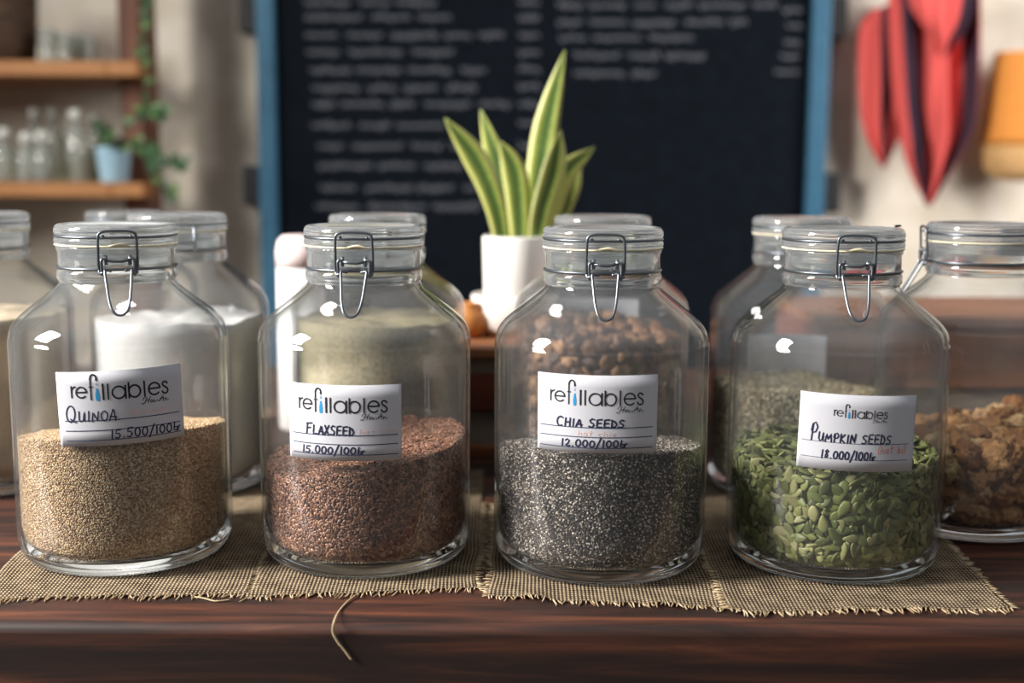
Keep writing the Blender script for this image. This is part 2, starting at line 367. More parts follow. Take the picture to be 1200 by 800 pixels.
LV, LF = lathe([(p.x, p.y) for p in crom([(a, b, 0) for a, b in LIDP], 2)], 96)
GV, GF = lathe([(0.0445, 0.2622), (0.0490, 0.2622), (0.0497, 0.2629), (0.0490, 0.2635), (0.0445, 0.2635), (0.0445, 0.2622)], 96)
def ring(r, z, rad): return tube([(r * math.cos(2 * PI * k / 72), r * math.sin(2 * PI * k / 72), z) for k in range(72)], rad, 8, True)
shared = {}
def inst(key, name, build, parent, rot=0.0):
    if key not in shared:
        shared[key] = build(name); o = shared[key]
    else:
        o = bpy.data.objects.new(name, shared[key].data); COL.objects.link(o)
    o.parent = parent; o.rotation_euler = (0, 0, rot); return o
def C3(a, b, z): return Vector((a, -b, z))       # a: along the rim, b: out from the axis, at phi = 0 (towards -Y)
WR = 0.00115
def bail(name):
    mb = MB(); hw = 0.0146
    pts = [C3(-hw, 0.0508, 0.2440), C3(-hw - 0.0004, 0.0512, 0.2520), C3(-hw, 0.0522, 0.2700)]
    pts += [C3(-hw + 0.0012, 0.0524, 0.2738), C3(-hw + 0.0040, 0.0526, 0.2752), C3(-0.006, 0.0526, 0.2758), C3(0.006, 0.0526, 0.2758), C3(hw - 0.0040, 0.0526, 0.2752), C3(hw - 0.0012, 0.0524, 0.2738)]
    pts += [C3(hw, 0.0522, 0.2700), C3(hw + 0.0004, 0.0512, 0.2520), C3(hw, 0.0508, 0.2440)]
    mb.add(tube(crom(pts, 4), WR, 8))
    for s in (-1, 1):   # the hooked foot of each side
        mb.add(tube(crom([C3(s * hw, 0.0508, 0.2445), C3(s * (hw - 0.0006), 0.0520, 0.2420), C3(s * (hw - 0.0034), 0.0535, 0.2428)], 4), WR, 8))
        mb.add(tube([C3(s * 0.0106, 0.0515, 0.2722), C3(s * 0.0106, 0.0500, 0.2702)], WR * 0.9, 8))
    # the lid wire that carries it
    return mb.build(name, M['wire'])
def pivot(name):
    mb = MB()
    for s in (-1, 1):
        mb.add(tube([C3(s * 0.0092, 0.0512, 0.2565), C3(s * 0.0092, 0.0516, 0.2485)], 0.0014, 8))
        mb.add(tube(crom([C3(s * 0.0092, 0.0520, 0.2535), C3(s * 0.0115, 0.0524, 0.2535), C3(s * 0.0128, 0.0524, 0.2512), C3(s * 0.0122, 0.0526, 0.2400)], 4), WR, 8))
    mb.add(tube([C3(-0.0092, 0.0515, 0.2525), C3(-0.003, 0.0520, 0.2515), C3(0.003, 0.0520, 0.2514), C3(0.0092, 0.0515, 0.2528)], 0.0013, 8))
    return mb.build(name, M['wire'])
def lever(name):
    mb = MB()
    pts = [C3(-0.0052, 0.0508, 0.2438), C3(-0.0090, 0.0520, 0.2446), C3(-0.0103, 0.0530, 0.2440), C3(-0.0098, 0.0560, 0.2380), C3(-0.0082, 0.0640, 0.2230), C3(-0.0060, 0.0690, 0.2145), C3(-0.0030, 0.0706, 0.2112), C3(0, 0.0710, 0.2104)]
    pts += [C3(-p.x, -p.y, p.z) for p in pts[-2::-1]]
    mb.add(tube(crom(pts, 4), WR, 8)); return mb.build(name, M['wire'])
def hinge(name):
    mb = MB()
    for s in (-1, 1):
        mb.add(tube(crom([C3(s * 0.011, 0.0495, 0.2446), C3(s * 0.011, 0.0560, 0.2475), C3(s * 0.011, 0.0570, 0.2560), C3(s * 0.011, 0.0505, 0.2700)], 4), WR, 8))
    mb.add(tube([C3(-0.011, 0.0566, 0.2520), C3(0.011, 0.0566, 0.2520)], WR, 8))
    return mb.build(name, M['wire'])
def gasket(name):
    mb = MB(); mb.add((GV, GF))
    tabp = []   # the pull tab
    th = [(-0.007, 0.0494, 0.2628), (-0.003, 0.0503, 0.2640), (0.003, 0.0506, 0.2648), (0.009, 0.0496, 0.2632)]
    c = crom([C3(*p) for p in th], 4); v = []; f = []
    for i, p in enumerate(c):
        for dz, db in ((-0.0010, 0), (0.0010, 0), (0.0010, 0.0012), (-0.0010, 0.0012)): v.append((p.x, p.y - db + 0.0006, p.z + dz))
    for i in range(len(c) - 1):
        for k in range(4): a = i * 4; f.append((a + k, a + (k + 1) % 4, a + 4 + (k + 1) % 4, a + 4 + k))
    mb.add((v, f)); return mb.build(name, M['rubber'])

# ---- lettering: strokes laid out in the pixels of a close-up of the label, then bent round the glass
def arc(cx, cy_, rx, ry, a0, a1, n=18): return [(cx + rx * math.cos(math.radians(a0 + (a1 - a0) * i / n)), cy_ - ry * math.sin(math.radians(a0 + (a1 - a0) * i / n))) for i in range(n + 1)]
LOGO = [  # (material, width, polyline) in close-up pixels, baseline 328
    ('ink', 12, [(204, 216), (204, 305)]), ('ink', 12, [(204, 256), (208, 238), (218, 224), (236, 217)]),
    ('ink', 12, [(243, 264), (326, 264)]), ('ink', 12, arc(284, 265, 42, 44, 0, 315, 26)),
    ('ink', 11, [(361, 326), (361, 160)]), ('ink', 13, arc(386, 158, 25, 38, 180, 15, 16)), ('ink', 15, [(410, 150), (410, 167)]), ('ink', 8, [(350, 221), (377, 221)]),
    ('ink', 15, [(458, 204), (458, 328)]), ('ink', 13, [(495, 204), (495, 328)]),
    ('ink', 13, arc(578, 278, 50, 50, 0, 360, 30)), ('ink', 13, [(630, 226), (630, 330)]),
    ('ink', 13, [(656, 204), (656, 330)]), ('ink', 13, arc(700, 278, 45, 50, 0, 360, 30)),
    ('ink', 13, [(778, 204), (778, 328)]), ('ink', 13, [(813, 272), (902, 272)]), ('ink', 13, arc(857, 276, 46, 50, 5, 315, 26)),
    ('ink', 13, [(966, 243), (958, 231), (945, 226), (931, 231), (925, 245), (932, 261), (948, 272), (963, 284), (970, 302), (962, 320), (946, 327), (930, 322), (921, 306)]),
    ('blue', 9, [(410, 202), (410, 205)]), ('blue', 6, [(410, 188), (410, 190)]), ('blue', 12, [(410, 238), (410, 330)]), ('blue', 19, [(410, 262), (410, 330)]), ('blue', 25, [(410, 284), (410, 326)]),
    ('ink', 6, [(748, 388), (756, 396), (770, 388), (786, 362), (794, 342), (780, 338), (764, 348), (760, 362)]), ('ink', 6, [(822, 338), (808, 362), (800, 388)]), ('ink', 6, [(784, 368), (812, 362)]),
    ('ink', 6, arc(828, 377, 9, 10, 0, 360, 12)), ('ink', 6, [(850, 366), (846, 382), (852, 388), (862, 380)]),
    ('ink', 6, [(874, 372), (884, 386), (900, 376), (922, 336), (924, 364), (924, 388)]), ('ink', 6, [(894, 368), (930, 360)]), ('ink', 6, [(938, 388), (942, 364), (938, 384), (952, 364), (956, 386), (970, 380)])]
def circ(cx, cy_, rx, ry, a0=90, a1=450, n=14): return [(cx + rx * math.cos(math.radians(a0 + (a1 - a0) * i / n)), cy_ + ry * math.sin(math.radians(a0 + (a1 - a0) * i / n))) for i in range(n + 1)]
GL = {  # handwritten capitals, figures and small letters on a unit box, y up
    'A': [[(0, 0), (0.5, 1), (0.62, 0.95), (0.95, -0.02)], [(0.1, 0.38), (1.05, 0.30)]], 'C': [circ(0.55, 0.5, 0.5, 0.5, 50, 300)],
    'D': [[(0.12, 0.95), (0.1, 0.02)], [(0, 0.98), (0.6, 0.80), (0.95, 0.40), (0.75, 0.06), (0.02, 0.02)]], 'E': [[(0.9, 1), (0.1, 0.95), (0.08, 0.0), (0.95, 0.03)], [(0.08, 0.5), (0.8, 0.54)]],
    'F': [[(0.15, 1), (0.08, 0)], [(0.0, 0.98), (1, 1.04)], [(0.12, 0.55), (0.75, 0.58)]], 'H': [[(0.08, 1), (0.05, 0)], [(0.9, 1), (0.88, 0)], [(0.06, 0.5), (0.9, 0.55)]],
    'I': [[(0.5, 0.95), (0.48, 0)]], 'K': [[(0.1, 1), (0.08, 0)], [(0.85, 0.95), (0.12, 0.45), (0.95, 0)]], 'L': [[(0.15, 1), (0.1, 0.03), (0.95, 0.05)]],
    'M': [[(0.02, 0), (0.15, 0.95), (0.45, 0.25), (0.78, 0.98), (0.95, 0)]], 'N': [[(0.05, 0), (0.12, 0.95), (0.82, 0.05), (0.9, 1)]], 'O': [circ(0.5, 0.48, 0.48, 0.48)],
    'P': [[(0.2, 0.95), (0.15, 0)], [(0.0, 0.55), (0.1, 0.95), (0.6, 1.05), (0.95, 0.78), (0.7, 0.5), (0.2, 0.45)]], 'Q': [circ(0.45, 0.5, 0.42, 0.52, 60, 430, 18), [(0.45, 0.18), (0.75, 0.0), (1.0, -0.05)]],
    'S': [[(0.9, 0.9), (0.5, 1), (0.1, 0.78), (0.3, 0.55), (0.75, 0.42), (0.85, 0.18), (0.5, 0.0), (0.02, 0.08)]], 'U': [[(0.08, 1), (0.1, 0.25), (0.35, 0.02), (0.7, 0.12), (0.86, 0.98), (0.9, 0.05)]],
    'X': [[(0.05, 1), (0.9, 0)], [(0.9, 1), (0.0, 0)]], '0': [circ(0.5, 0.5, 0.44, 0.48)], '1': [[(0.5, 1), (0.46, 0)]],
    '2': [[(0.05, 0.8), (0.4, 1), (0.8, 0.8), (0.6, 0.4), (0.05, 0.02), (0.95, 0.05)]], '5': [[(0.9, 1), (0.2, 0.97), (0.12, 0.58), (0.6, 0.6), (0.88, 0.3), (0.55, 0.0), (0.05, 0.08)]],
    '8': [[(0.8, 0.85), (0.5, 1), (0.2, 0.8), (0.75, 0.35), (0.6, 0.02), (0.25, 0.1), (0.25, 0.4), (0.75, 0.75), (0.8, 0.88)]], '.': [[(0.4, 0.06), (0.5, 0.02)]], '/': [[(1.0, 1.25), (0.0, -0.25)]],
    'G': [[(0.25, 1), (0.12, 0.12), (0.6, 0.02), (0.8, 0.4), (0.25, 0.42)], [(0.75, 0.42), (1.2, 0.5)], [(0.9, 0.45), (0.85, 0.0)]], '(': [[(0.9, 1.15), (0.45, 0.7), (0.45, 0.25), (0.8, -0.1)]], ')': [[(0.2, 1.15), (0.6, 0.8), (0.62, 0.3), (0.2, -0.1)]],
    'a': [circ(0.42, 0.3, 0.36, 0.3), [(0.8, 0.6), (0.82, 0.0)]], 'b': [[(0.15, 1), (0.12, 0)], circ(0.5, 0.3, 0.36, 0.3)], 'c': [circ(0.5, 0.3, 0.4, 0.3, 45, 315)], 'd': [circ(0.42, 0.3, 0.36, 0.3), [(0.82, 1), (0.82, 0)]],
    'e': [[(0.1, 0.32), (0.85, 0.36)], circ(0.48, 0.3, 0.38, 0.3, 10, 310)], 'h': [[(0.12, 1), (0.1, 0)], [(0.1, 0.35), (0.5, 0.6), (0.8, 0.4), (0.82, 0)]], 'i': [[(0.5, 0.6), (0.48, 0)], [(0.5, 0.85), (0.53, 0.88)]],
    'l': [[(0.5, 1), (0.48, 0)]], 'm': [[(0.02, 0), (0.05, 0.6)], [(0.05, 0.4), (0.3, 0.6), (0.45, 0.0)], [(0.45, 0.35), (0.75, 0.6), (0.92, 0)]], 'n': [[(0.1, 0), (0.12, 0.6)], [(0.12, 0.4), (0.55, 0.6), (0.8, 0.35), (0.82, 0)]], 't': [[(0.5, 1), (0.48, 0.02)], [(0.1, 0.68), (0.9, 0.7)]]}
NARROW = {'1': 0.45, 'I': 0.45, '.': 0.45, '/': 0.8, 'i': 0.4, 'l': 0.4, '(': 0.6, ')': 0.6, ' ': 0.7, 'M': 1.35, 'm': 1.3, 'Q': 1.35, 'G': 1.1, 'U': 1.1, 'N': 1.1}
def write(text, x0, x1, base, h, mat_, wd, seed=1, bigfirst=1.0, drop=0.0):
    r = random.Random(seed); out = []; ws = [NARROW.get(c, 1.0) * (1.25 if (k == 0 and bigfirst > 1) else 1) for k, c in enumerate(text)]; gap = 0.24
    tot = sum(ws) + gap * (len(text) - 1); sc = (x1 - x0) / tot; x = x0
    for k, (c, wc) in enumerate(zip(text, ws)):
        hh = h * (bigfirst if k == 0 else 1.0) * r.uniform(0.93, 1.07); dy = r.uniform(-0.03, 0.03) * h; sl = 0.10 * hh
        for pl in GL.get(c, []):
            out.append((mat_, wd, [(x + px * wc * sc * 0.95 + sl * py * 0.6, base + dy - py * hh + drop * (x - x0) / (x1 - x0)) for px, py in pl]))
        x += (wc + gap) * sc
    return out
def rules(ys, x0, x1): return [('line', 7, [(x0, y), (x1, y)]) for y in ys]
def shift_logo(sx, ox, oy): return [(m_, wd * sx * 1.12, [(ox + (x - 200) * sx, oy + (y - 328) * sx) for x, y in pl]) for m_, wd, pl in LOGO]
def ribbons(strokes, mapf, step, mats):
    V = []; Fc = []; mi = []
    for lay, (mt, wd, pl) in enumerate(strokes):
        k = mats.index(mt); q = []
        for a, b in zip(pl[:-1], pl[1:]):
            L = math.hypot(b[0] - a[0], b[1] - a[1]); n = max(1, int(L / step))
            q += [(a[0] + (b[0] - a[0]) * i / n, a[1] + (b[1] - a[1]) * i / n) for i in range(n)]
        q.append(pl[-1]); hw = wd / 2; n0 = len(V)
        for i, p in enumerate(q):
            a = q[max(i - 1, 0)]; b = q[min(i + 1, len(q) - 1)]; dx, dy = b[0] - a[0], b[1] - a[1]; L = math.hypot(dx, dy) or 1
            nx, ny = -dy / L * hw, dx / L * hw
            V.append(mapf(p[0] + nx, p[1] + ny)); V.append(mapf(p[0] - nx, p[1] - ny))
        for i in range(len(q) - 1): a = n0 + 2 * i; Fc.append((a, a + 1, a + 3, a + 2)); mi.append(k)
        for p in (q[0], q[-1]):   # rounded ends
            c0 = len(V); V += [mapf(p[0] + hw * math.cos(t * PI / 4), p[1] + hw * math.sin(t * PI / 4)) for t in range(8)]
            Fc.append(tuple(range(c0, c0 + 8))); mi.append(k)
    return V, Fc, mi
def paper_label(root, phi, zc, W, H, tilt, frame=None, logo=None, hand=None, text_label=None):
    ct, st = math.cos(math.radians(tilt)), math.sin(math.radians(tilt))
    def onjar(x, y, rad):   # x, y metres from the label centre
        xx, yy = x * ct - y * st, x * st + y * ct; a = phi + xx / R
        return (rad * math.sin(a), -rad * math.cos(a), zc + yy)
    nu, nv = 40, 6; V = []; Fc = []
    for rad in (R + 0.00035, R + 0.00008):
        for j in range(nv + 1):
            for i in range(nu + 1): V.append(onjar((i / nu - 0.5) * W, (j / nv - 0.5) * H, rad))
    n1 = (nu + 1) * (nv + 1)
    for j in range(nv):
        for i in range(nu):
            k = j * (nu + 1) + i; Fc.append((k, k + 1, k + nu + 2, k + nu + 1)); Fc.append((n1 + k, n1 + k + nu + 1, n1 + k + nu + 2, n1 + k + 1))
    for i in range(nu):
        Fc.append((i, n1 + i, n1 + i + 1, i + 1)); k = nv * (nu + 1) + i; Fc.append((k, k + 1, n1 + k + 1, n1 + k))
    for j in range(nv):
        k = j * (nu + 1); Fc.append((k, k + nu + 1, n1 + k + nu + 1, n1 + k)); k += nu; Fc.append((k, n1 + k, n1 + k + nu + 1, k + nu + 1))
    lb = mesh('paper_label', V, Fc, M['paper'], root)
    if frame:
        L_, R_, T_, B_ = frame
        mf = lambda x, y: onjar(((x - L_) / (R_ - L_) - 0.5) * W, (0.5 - (y - T_) / (B_ - T_)) * H, R + 0.00055)
        for nm, st_ in (('printed_logo', logo), ('handwriting', hand)):
            names = ['ink', 'blue', 'line', 'pen', 'red', 'faded']; v, f, mi = ribbons(st_, mf, 18, names)
            mesh(nm, v, f, [M[n] for n in names], lb, smooth=False, midx=mi)
    return lb
def make_jar(X, Y, label, group, clasp_phi, scale=1.0):
    root = thing('glass_jar', label, 'jar', (X, Y, MATZ), group)
    inst('body', 'body', lambda n: mesh(n, JV, JF, [M['thin'], M['thick'], M['neck']], None, midx=JM), root)
    inst('lid', 'lid', lambda n: mesh(n, LV, LF, M['lid']), root)
    inst('gasket', 'rubber_gasket', gasket, root, clasp_phi)
    def lw(n):
        mb = MB(); mb.add(ring(0.0486, 0.2701, WR)); return mb.build(n, M['wire'])
    def nw(n):
        mb = MB(); mb.add(ring(0.0479, 0.2446, WR)); return mb.build(n, M['wire'])
    inst('lidwire', 'lid_wire', lw, root, clasp_phi); inst('neckwire', 'neck_wire', nw, root, clasp_phi)
    b = inst('bail', 'clasp', bail, root, clasp_phi)
    inst('pivot', 'clasp_link', pivot, b); inst('lever', 'clasp_lever', lever, b)
    inst('hinge', 'hinge', hinge, root, clasp_phi + PI)
    if scale != 1: root.scale = (scale,) * 3
    return root
front_group = None
def az(X, Y): return -math.atan2(X, Y)
D2 = math.radians
J1 = (-0.3310, 1.0360); J2 = (-0.1240, 1.0340); J3 = (0.0745, 1.0210); J4 = (0.2735, 1.0260)
fj = 'labelled jars in the front row'; rj = 'jars in the rear row'
j1 = make_jar(*J1, 'clip-top glass jar labelled quinoa, holding pale tan grains', fj, az(*J1) + D2(0.5))
j2 = make_jar(*J2, 'clip-top glass jar labelled flaxseed, holding brown seeds', fj, az(*J2) + D2(-9))
j3 = make_jar(*J3, 'clip-top glass jar labelled chia seeds, holding black and grey specks', fj, az(*J3) + D2(2.5))
j4 = make_jar(*J4, 'clip-top glass jar labelled pumpkin seeds, holding flat green seeds', fj, az(*J4) + D2(12))
# label close-up frames: left, right, top, bottom
paper_label(j1, az(*J1) + D2(-1.0), 0.1400, 0.0985, 0.0590, 2.0, (70, 1100, 95, 722),
            shift_logo(1.01, 196, 330), rules((505, 590, 674), 128, 1062) + write('QUINOA', 135, 545, 512, 88, 'pen', 11, 3, 1.55) + write('.', 555, 575, 510, 50, 'pen', 8) + write('(diem mach)', 640, 1000, 478, 46, 'faded', 5, 5) + write('15.500/100G', 490, 1050, 664, 74, 'pen', 12, 8))
paper_label(j2, az(*J2) + D2(-12.0), 0.1295, 0.0935, 0.0600, 0.0, (78, 1068, 92, 752),
            shift_logo(0.985, 187, 330), rules((530, 610, 700), 120, 1034) + write('FLAXSEED', 255, 670, 528, 78, 'pen', 14, 4, 1.2) + write('hat lanh', 710, 1010, 515, 44, 'faded', 5, 6) + write('15.000/100G', 215, 745, 694, 62, 'pen', 13, 9))
paper_label(j3, az(*J3) + D2(-1.8), 0.1400, 0.0970, 0.0606, 0.0, (80, 1100, 72, 745),
            LOGO, rules((525, 608, 702), 110, 1055) + write('CHIA SEEDS', 258, 815, 520, 68, 'pen', 14, 5, 1.15) + write('hat chia', 440, 740, 596, 44, 'faded', 5, 7) + write('12.000/100G', 300, 830, 694, 60, 'pen', 13, 10))
paper_label(j4, az(*J4) + D2(12.0), 0.1250, 0.0935, 0.0600, -1.5, (75, 1050, 95, 765),
            shift_logo(0.557, 350, 294), [(a, 4, c) for a, b, c in rules((520, 662), 110, 990)] + write('PUMPKIN SEEDS', 178, 825, 516, 78, 'pen', 12, 6, 1.9) + write('(hat bi)', 715, 970, 600, 62, 'red', 6, 8) + write('18.000/100G', 270, 690, 664, 72, 'pen', 12, 11))
# rear row: their labels face the far side of the table
def at(px, Y, py=420):
    p = P(px, py, Y); return (p.x, Y)
K1 = at(213, 1.272); K2 = at(444, 1.276); K3 = at(704, 1.272); K4 = at(934, 1.262); K5 = at(1143, 1.140); K0 = at(-17, 1.272); K6 = at(153, 1.56)
k1 = make_jar(*K1, 'clip-top glass jar full of white flour, behind the quinoa jar', rj, az(*K1) + D2(185))
k2 = make_jar(*K2, 'clip-top glass jar of greenish tan meal, behind the flaxseed jar', rj, az(*K2) + D2(172))
k3 = make_jar(*K3, 'clip-top glass jar of brown dried chunks, behind the chia seed jar', rj, az(*K3) + D2(186))
k4 = make_jar(*K4, 'clip-top glass jar of olive grains, behind the pumpkin seed jar', rj, az(*K4) + D2(176))
k5 = make_jar(*K5, 'clip-top glass jar of walnuts, its clasp turned towards the pumpkin seed jar', rj, D2(-98))
k0 = make_jar(*K0, 'clip-top glass jar of beige flour cut off by the edge of the picture', rj, az(*K0) + D2(180))
make_jar(*K6, 'empty clip-top glass jar standing farthest back, behind the jar of white flour', rj, az(*K6) + D2(180), 0.97)
paper_label(k3, az(*K3) + D2(184), 0.1560, 0.0970, 0.0600, 0)
paper_label(k4, az(*K4) + D2(188), 0.1200, 0.0880, 0.0560, 0)
paper_label(k2, az(*K2) + D2(178), 0.1360, 0.0970, 0.0600, 0)
paper_label(k1, az(*K1) + D2(180), 0.1360, 0.0970, 0.0600, 0)

# ------------------------------------------------------------------ what the jars hold
def ico(sub):
    import bmesh
    bm = bmesh.new(); bmesh.ops.create_icosphere(bm, subdivisions=sub, radius=1.0)
    v = np.array([x.co[:] for x in bm.verts]); f = np.array([[q.index for q in x.verts] for x in bm.faces]); bm.free(); return v, f
ICO1, ICO2, ICO3, ICO4 = ico(1), ico(2), ico(3), ico(4)
def core(zf, rad_off=0.003, nt=96, nz=14, nr=16, z0=0.0118, jig=0.0):
    V = []; Fc = []
    ths = [2 * PI * k / nt for k in range(nt)]
    rings = []
    for j in range(nz + 1):
        ring_ = []
        for t in ths:
            rr0 = 0.08; zt = zf(rr0 * math.sin(t), -rr0 * math.cos(t)); z = z0 + (zt - z0) * j / nz
            rr = float(rin(z)) - rad_off; ring_.append((rr * math.sin(t), -rr * math.cos(t), z))
        rings.append(ring_)
    last = rings[-1]
    for i in range(1, nr):
        k = 1 - i / nr; rg = []
        for (x, y, z) in last: xx, yy = x * k, y * k; rg.append((xx, yy, zf(xx, yy)))
        rings.append(rg)
    for rg in rings: V += rg
    for j in range(len(rings) - 1):
        for k in range(nt): a = j * nt + k; b = j * nt + (k + 1) % nt; Fc.append((a, b, b + nt, a + nt))
    c = len(V); V.append((0, 0, zf(0, 0))); b0 = (len(rings) - 1) * nt
    for k in range(nt): Fc.append((b0 + k, b0 + (k + 1) % nt, c))
    c = len(V); V.append((0, 0, z0))
    for k in range(nt): Fc.append(((k + 1) % nt, k, c))
    return np.array(V), Fc
def frames(nrm, tilt):
    n = nrm + rng.normal(0, tilt, nrm.shape); n /= np.linalg.norm(n, axis=1)[:, None]
    a = rng.normal(0, 1, n.shape); a -= n * (a * n).sum(1)[:, None]; a /= np.linalg.norm(a, axis=1)[:, None]
    return a, np.cross(n, a), n
def spots(zf, phi0, sp, span=2.2, depth=0.001, half=0.001, top=True, zlow=0.0125):
    pts = []; nr = []
    nz = int(0.2 / (sp * 0.87)); 
    for j in range(nz):
        z = zlow + (j + 0.5) * sp * 0.87; n = int(2 * span * 0.084 / sp)
        th = phi0 - span + (np.arange(n) + 0.5 * (j % 2) + rng.uniform(-0.32, 0.32, n)) * (2 * span / n); zz = z + rng.uniform(-0.3, 0.3, n) * sp
        for t, z_ in zip(th, zz):
            x, y = 0.084 * math.sin(t), -0.084 * math.cos(t)
            if z_ < zf(x, y):
                r_ = float(rin(max(z_, 0.0125))) - half - rng.uniform(0, depth); pts.append((r_ * math.sin(t), -r_ * math.cos(t), max(z_, zlow)))
                nr.append((math.sin(t), -math.cos(t), 0))
    if top:
        n = int(0.17 / sp)
        for i in range(n):
            for j in range(n):
                x = -0.085 + (i + 0.5 * (j % 2) + rng.uniform(-0.3, 0.3)) * sp; y = -0.085 + (j + rng.uniform(-0.3, 0.3)) * sp
                zt = zf(x, y)
                if x * x + y * y < (float(rin(zt)) - half) ** 2: pts.append((x, y, zt + rng.uniform(-0.4, 0.6) * half)); nr.append((0, 0, 1))
    return np.array(pts), np.array(nr, float)
def stamp(base, pts, nrm, dims, tilt, jit=0.15):
    bv, bf = base; a, b, n = frames(nrm, tilt); s = 1 + rng.uniform(-jit, jit, (len(pts), 1))
    loc = bv[None] * np.array(dims)[None, None] * s[:, :, None]
    V = pts[:, None] + loc[..., 0:1] * a[:, None] + loc[..., 1:2] * b[:, None] + loc[..., 2:3] * n[:, None]
    # nothing may reach through the glass
    low = np.maximum(0, 0.0118 - V[..., 2].min(1)); V[..., 2] += low[:, None]
    rr = np.sqrt(V[..., 0] ** 2 + V[..., 1] ** 2).max(1); rv = np.sqrt(V[..., 0] ** 2 + V[..., 1] ** 2); over = np.maximum(0, (rv - rin(np.clip(V[..., 2], 0.0118, 0.2))).max(1) + 0.0003)
    pr = np.sqrt(pts[:, 0] ** 2 + pts[:, 1] ** 2) + 1e-9; V[..., 0] -= (pts[:, 0] / pr * over)[:, None]; V[..., 1] -= (pts[:, 1] / pr * over)[:, None]
    Fc = (bf[None] + (np.arange(len(pts)) * len(bv))[:, None, None]).reshape(-1, bf.shape[1])
    return V.reshape(-1, 3), Fc
def tri_core(cv, cf):
    out = []
    for f in cf:
        out.append(f[:3])
        if len(f) == 4: out.append((f[0], f[2], f[3]))
    return np.array(out)
def heap(name, label, cat, jar, zf, core_mat, seed_mat=None, base=None, dims=None, sp=0.002, tilt=0.3, depth=0.001, off=0.003, span=2.2):
    X, Y = jar.location.x, jar.location.y; cv, cf = core(zf, off); cf = tri_core(cv, cf)
    if seed_mat is None:
        o = mesh(name, cv, cf, core_mat)
    else:
        pts, nr = spots(zf, az(X, Y), sp, span, depth, dims[2] * 0.8); v, f = stamp(base, pts, nr, dims, tilt)
        vv = np.vstack([cv - np.array([0, 0, dims[2] * 0.7]) * (cv[:, 2:3] > 0.03), v]); ff = np.vstack([cf, f + len(cv)])
        o = mesh(name, vv, ff, [core_mat, seed_mat], midx=[0] * len(cf) + [1] * len(f))
    o.location = (X, Y, MATZ); tag(o, label, cat, kind='stuff'); return o
def nz3(x, y, s, k): return noise.noise((x * s + k, y * s - k, k))
def facing(jar):
    a = az(jar.location.x, jar.location.y); return math.sin(a), -math.cos(a)    # towards the camera
def tilt_surface(jar, zc, to_front, to_right, bump=0.003, s=30, k=1.0):
    fx, fy = facing(jar); rx, ry = -fy, fx
    return lambda x, y: zc + to_front * (x * fx + y * fy) / 0.085 + to_right * (x * rx + y * ry) / 0.085 + bump * nz3(x, y, s, k) + bump * 0.4 * nz3(x, y, s * 2.7, k + 5)
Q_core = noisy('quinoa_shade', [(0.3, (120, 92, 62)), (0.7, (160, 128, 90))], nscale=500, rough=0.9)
Q_seed = seeds_mat('quinoa_grain', [(0, (140, 108, 74)), (0.25, (180, 148, 110)), (0.7, (200, 172, 132)), (0.93, (226, 206, 172)), (1, (140, 84, 56))], rough=0.6)
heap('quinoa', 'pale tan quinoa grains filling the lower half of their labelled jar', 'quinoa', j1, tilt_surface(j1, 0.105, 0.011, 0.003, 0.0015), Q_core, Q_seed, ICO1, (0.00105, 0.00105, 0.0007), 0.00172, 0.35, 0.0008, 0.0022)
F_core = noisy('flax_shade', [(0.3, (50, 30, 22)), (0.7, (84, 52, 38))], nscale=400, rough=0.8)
F_seed = seeds_mat('flax_grain', [(0, (80, 50, 36)), (0.4, (120, 80, 60)), (0.8, (148, 104, 80)), (1, (178, 134, 106))], rough=0.32, spec=0.5)
fv, ff_ = ICO2; fv = fv.copy(); fv[:, 1] *= (1 - 0.28 * fv[:, 0]); FLAX = (fv, ff_)
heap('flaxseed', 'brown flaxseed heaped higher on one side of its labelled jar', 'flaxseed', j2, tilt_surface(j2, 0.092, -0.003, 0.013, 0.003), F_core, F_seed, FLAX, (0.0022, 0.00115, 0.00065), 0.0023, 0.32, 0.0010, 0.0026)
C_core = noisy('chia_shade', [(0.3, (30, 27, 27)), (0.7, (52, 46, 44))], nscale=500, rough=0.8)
C_seed = seeds_mat('chia_grain', [(0, (32, 28, 28)), (0.35, (58, 49, 46)), (0.6, (100, 87, 78)), (0.8, (150, 138, 126)), (0.93, (206, 196, 182)), (1, (232, 226, 214))], rough=0.35, spec=0.5)
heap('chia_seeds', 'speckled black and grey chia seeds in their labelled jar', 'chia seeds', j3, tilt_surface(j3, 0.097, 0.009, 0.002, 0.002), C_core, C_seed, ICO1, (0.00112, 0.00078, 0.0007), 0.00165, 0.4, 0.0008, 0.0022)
FLOUR = noisy('white_flour', [(0.3, (190, 190, 189)), (0.7, (204, 204, 203))], nscale=60, rough=0.95, bump=0.3, spec=0.1)
heap('flour', 'white flour filling the jar behind the quinoa to its shoulder', 'flour', k1, tilt_surface(k1, 0.174, 0.001, 0.001, 0.006, 26, 3.0), FLOUR, off=0.0008)
BEIGE = noisy('beige_flour', [(0.3, (180, 164, 140)), (0.7, (200, 186, 164))], nscale=60, rough=0.95, bump=0.3, spec=0.1)
heap('beige_flour', 'beige flour filling the jar cut off by the edge of the picture', 'flour', k0, tilt_surface(k0, 0.176, 0.001, 0.001, 0.004, 26, 4.0), BEIGE, off=0.0008)
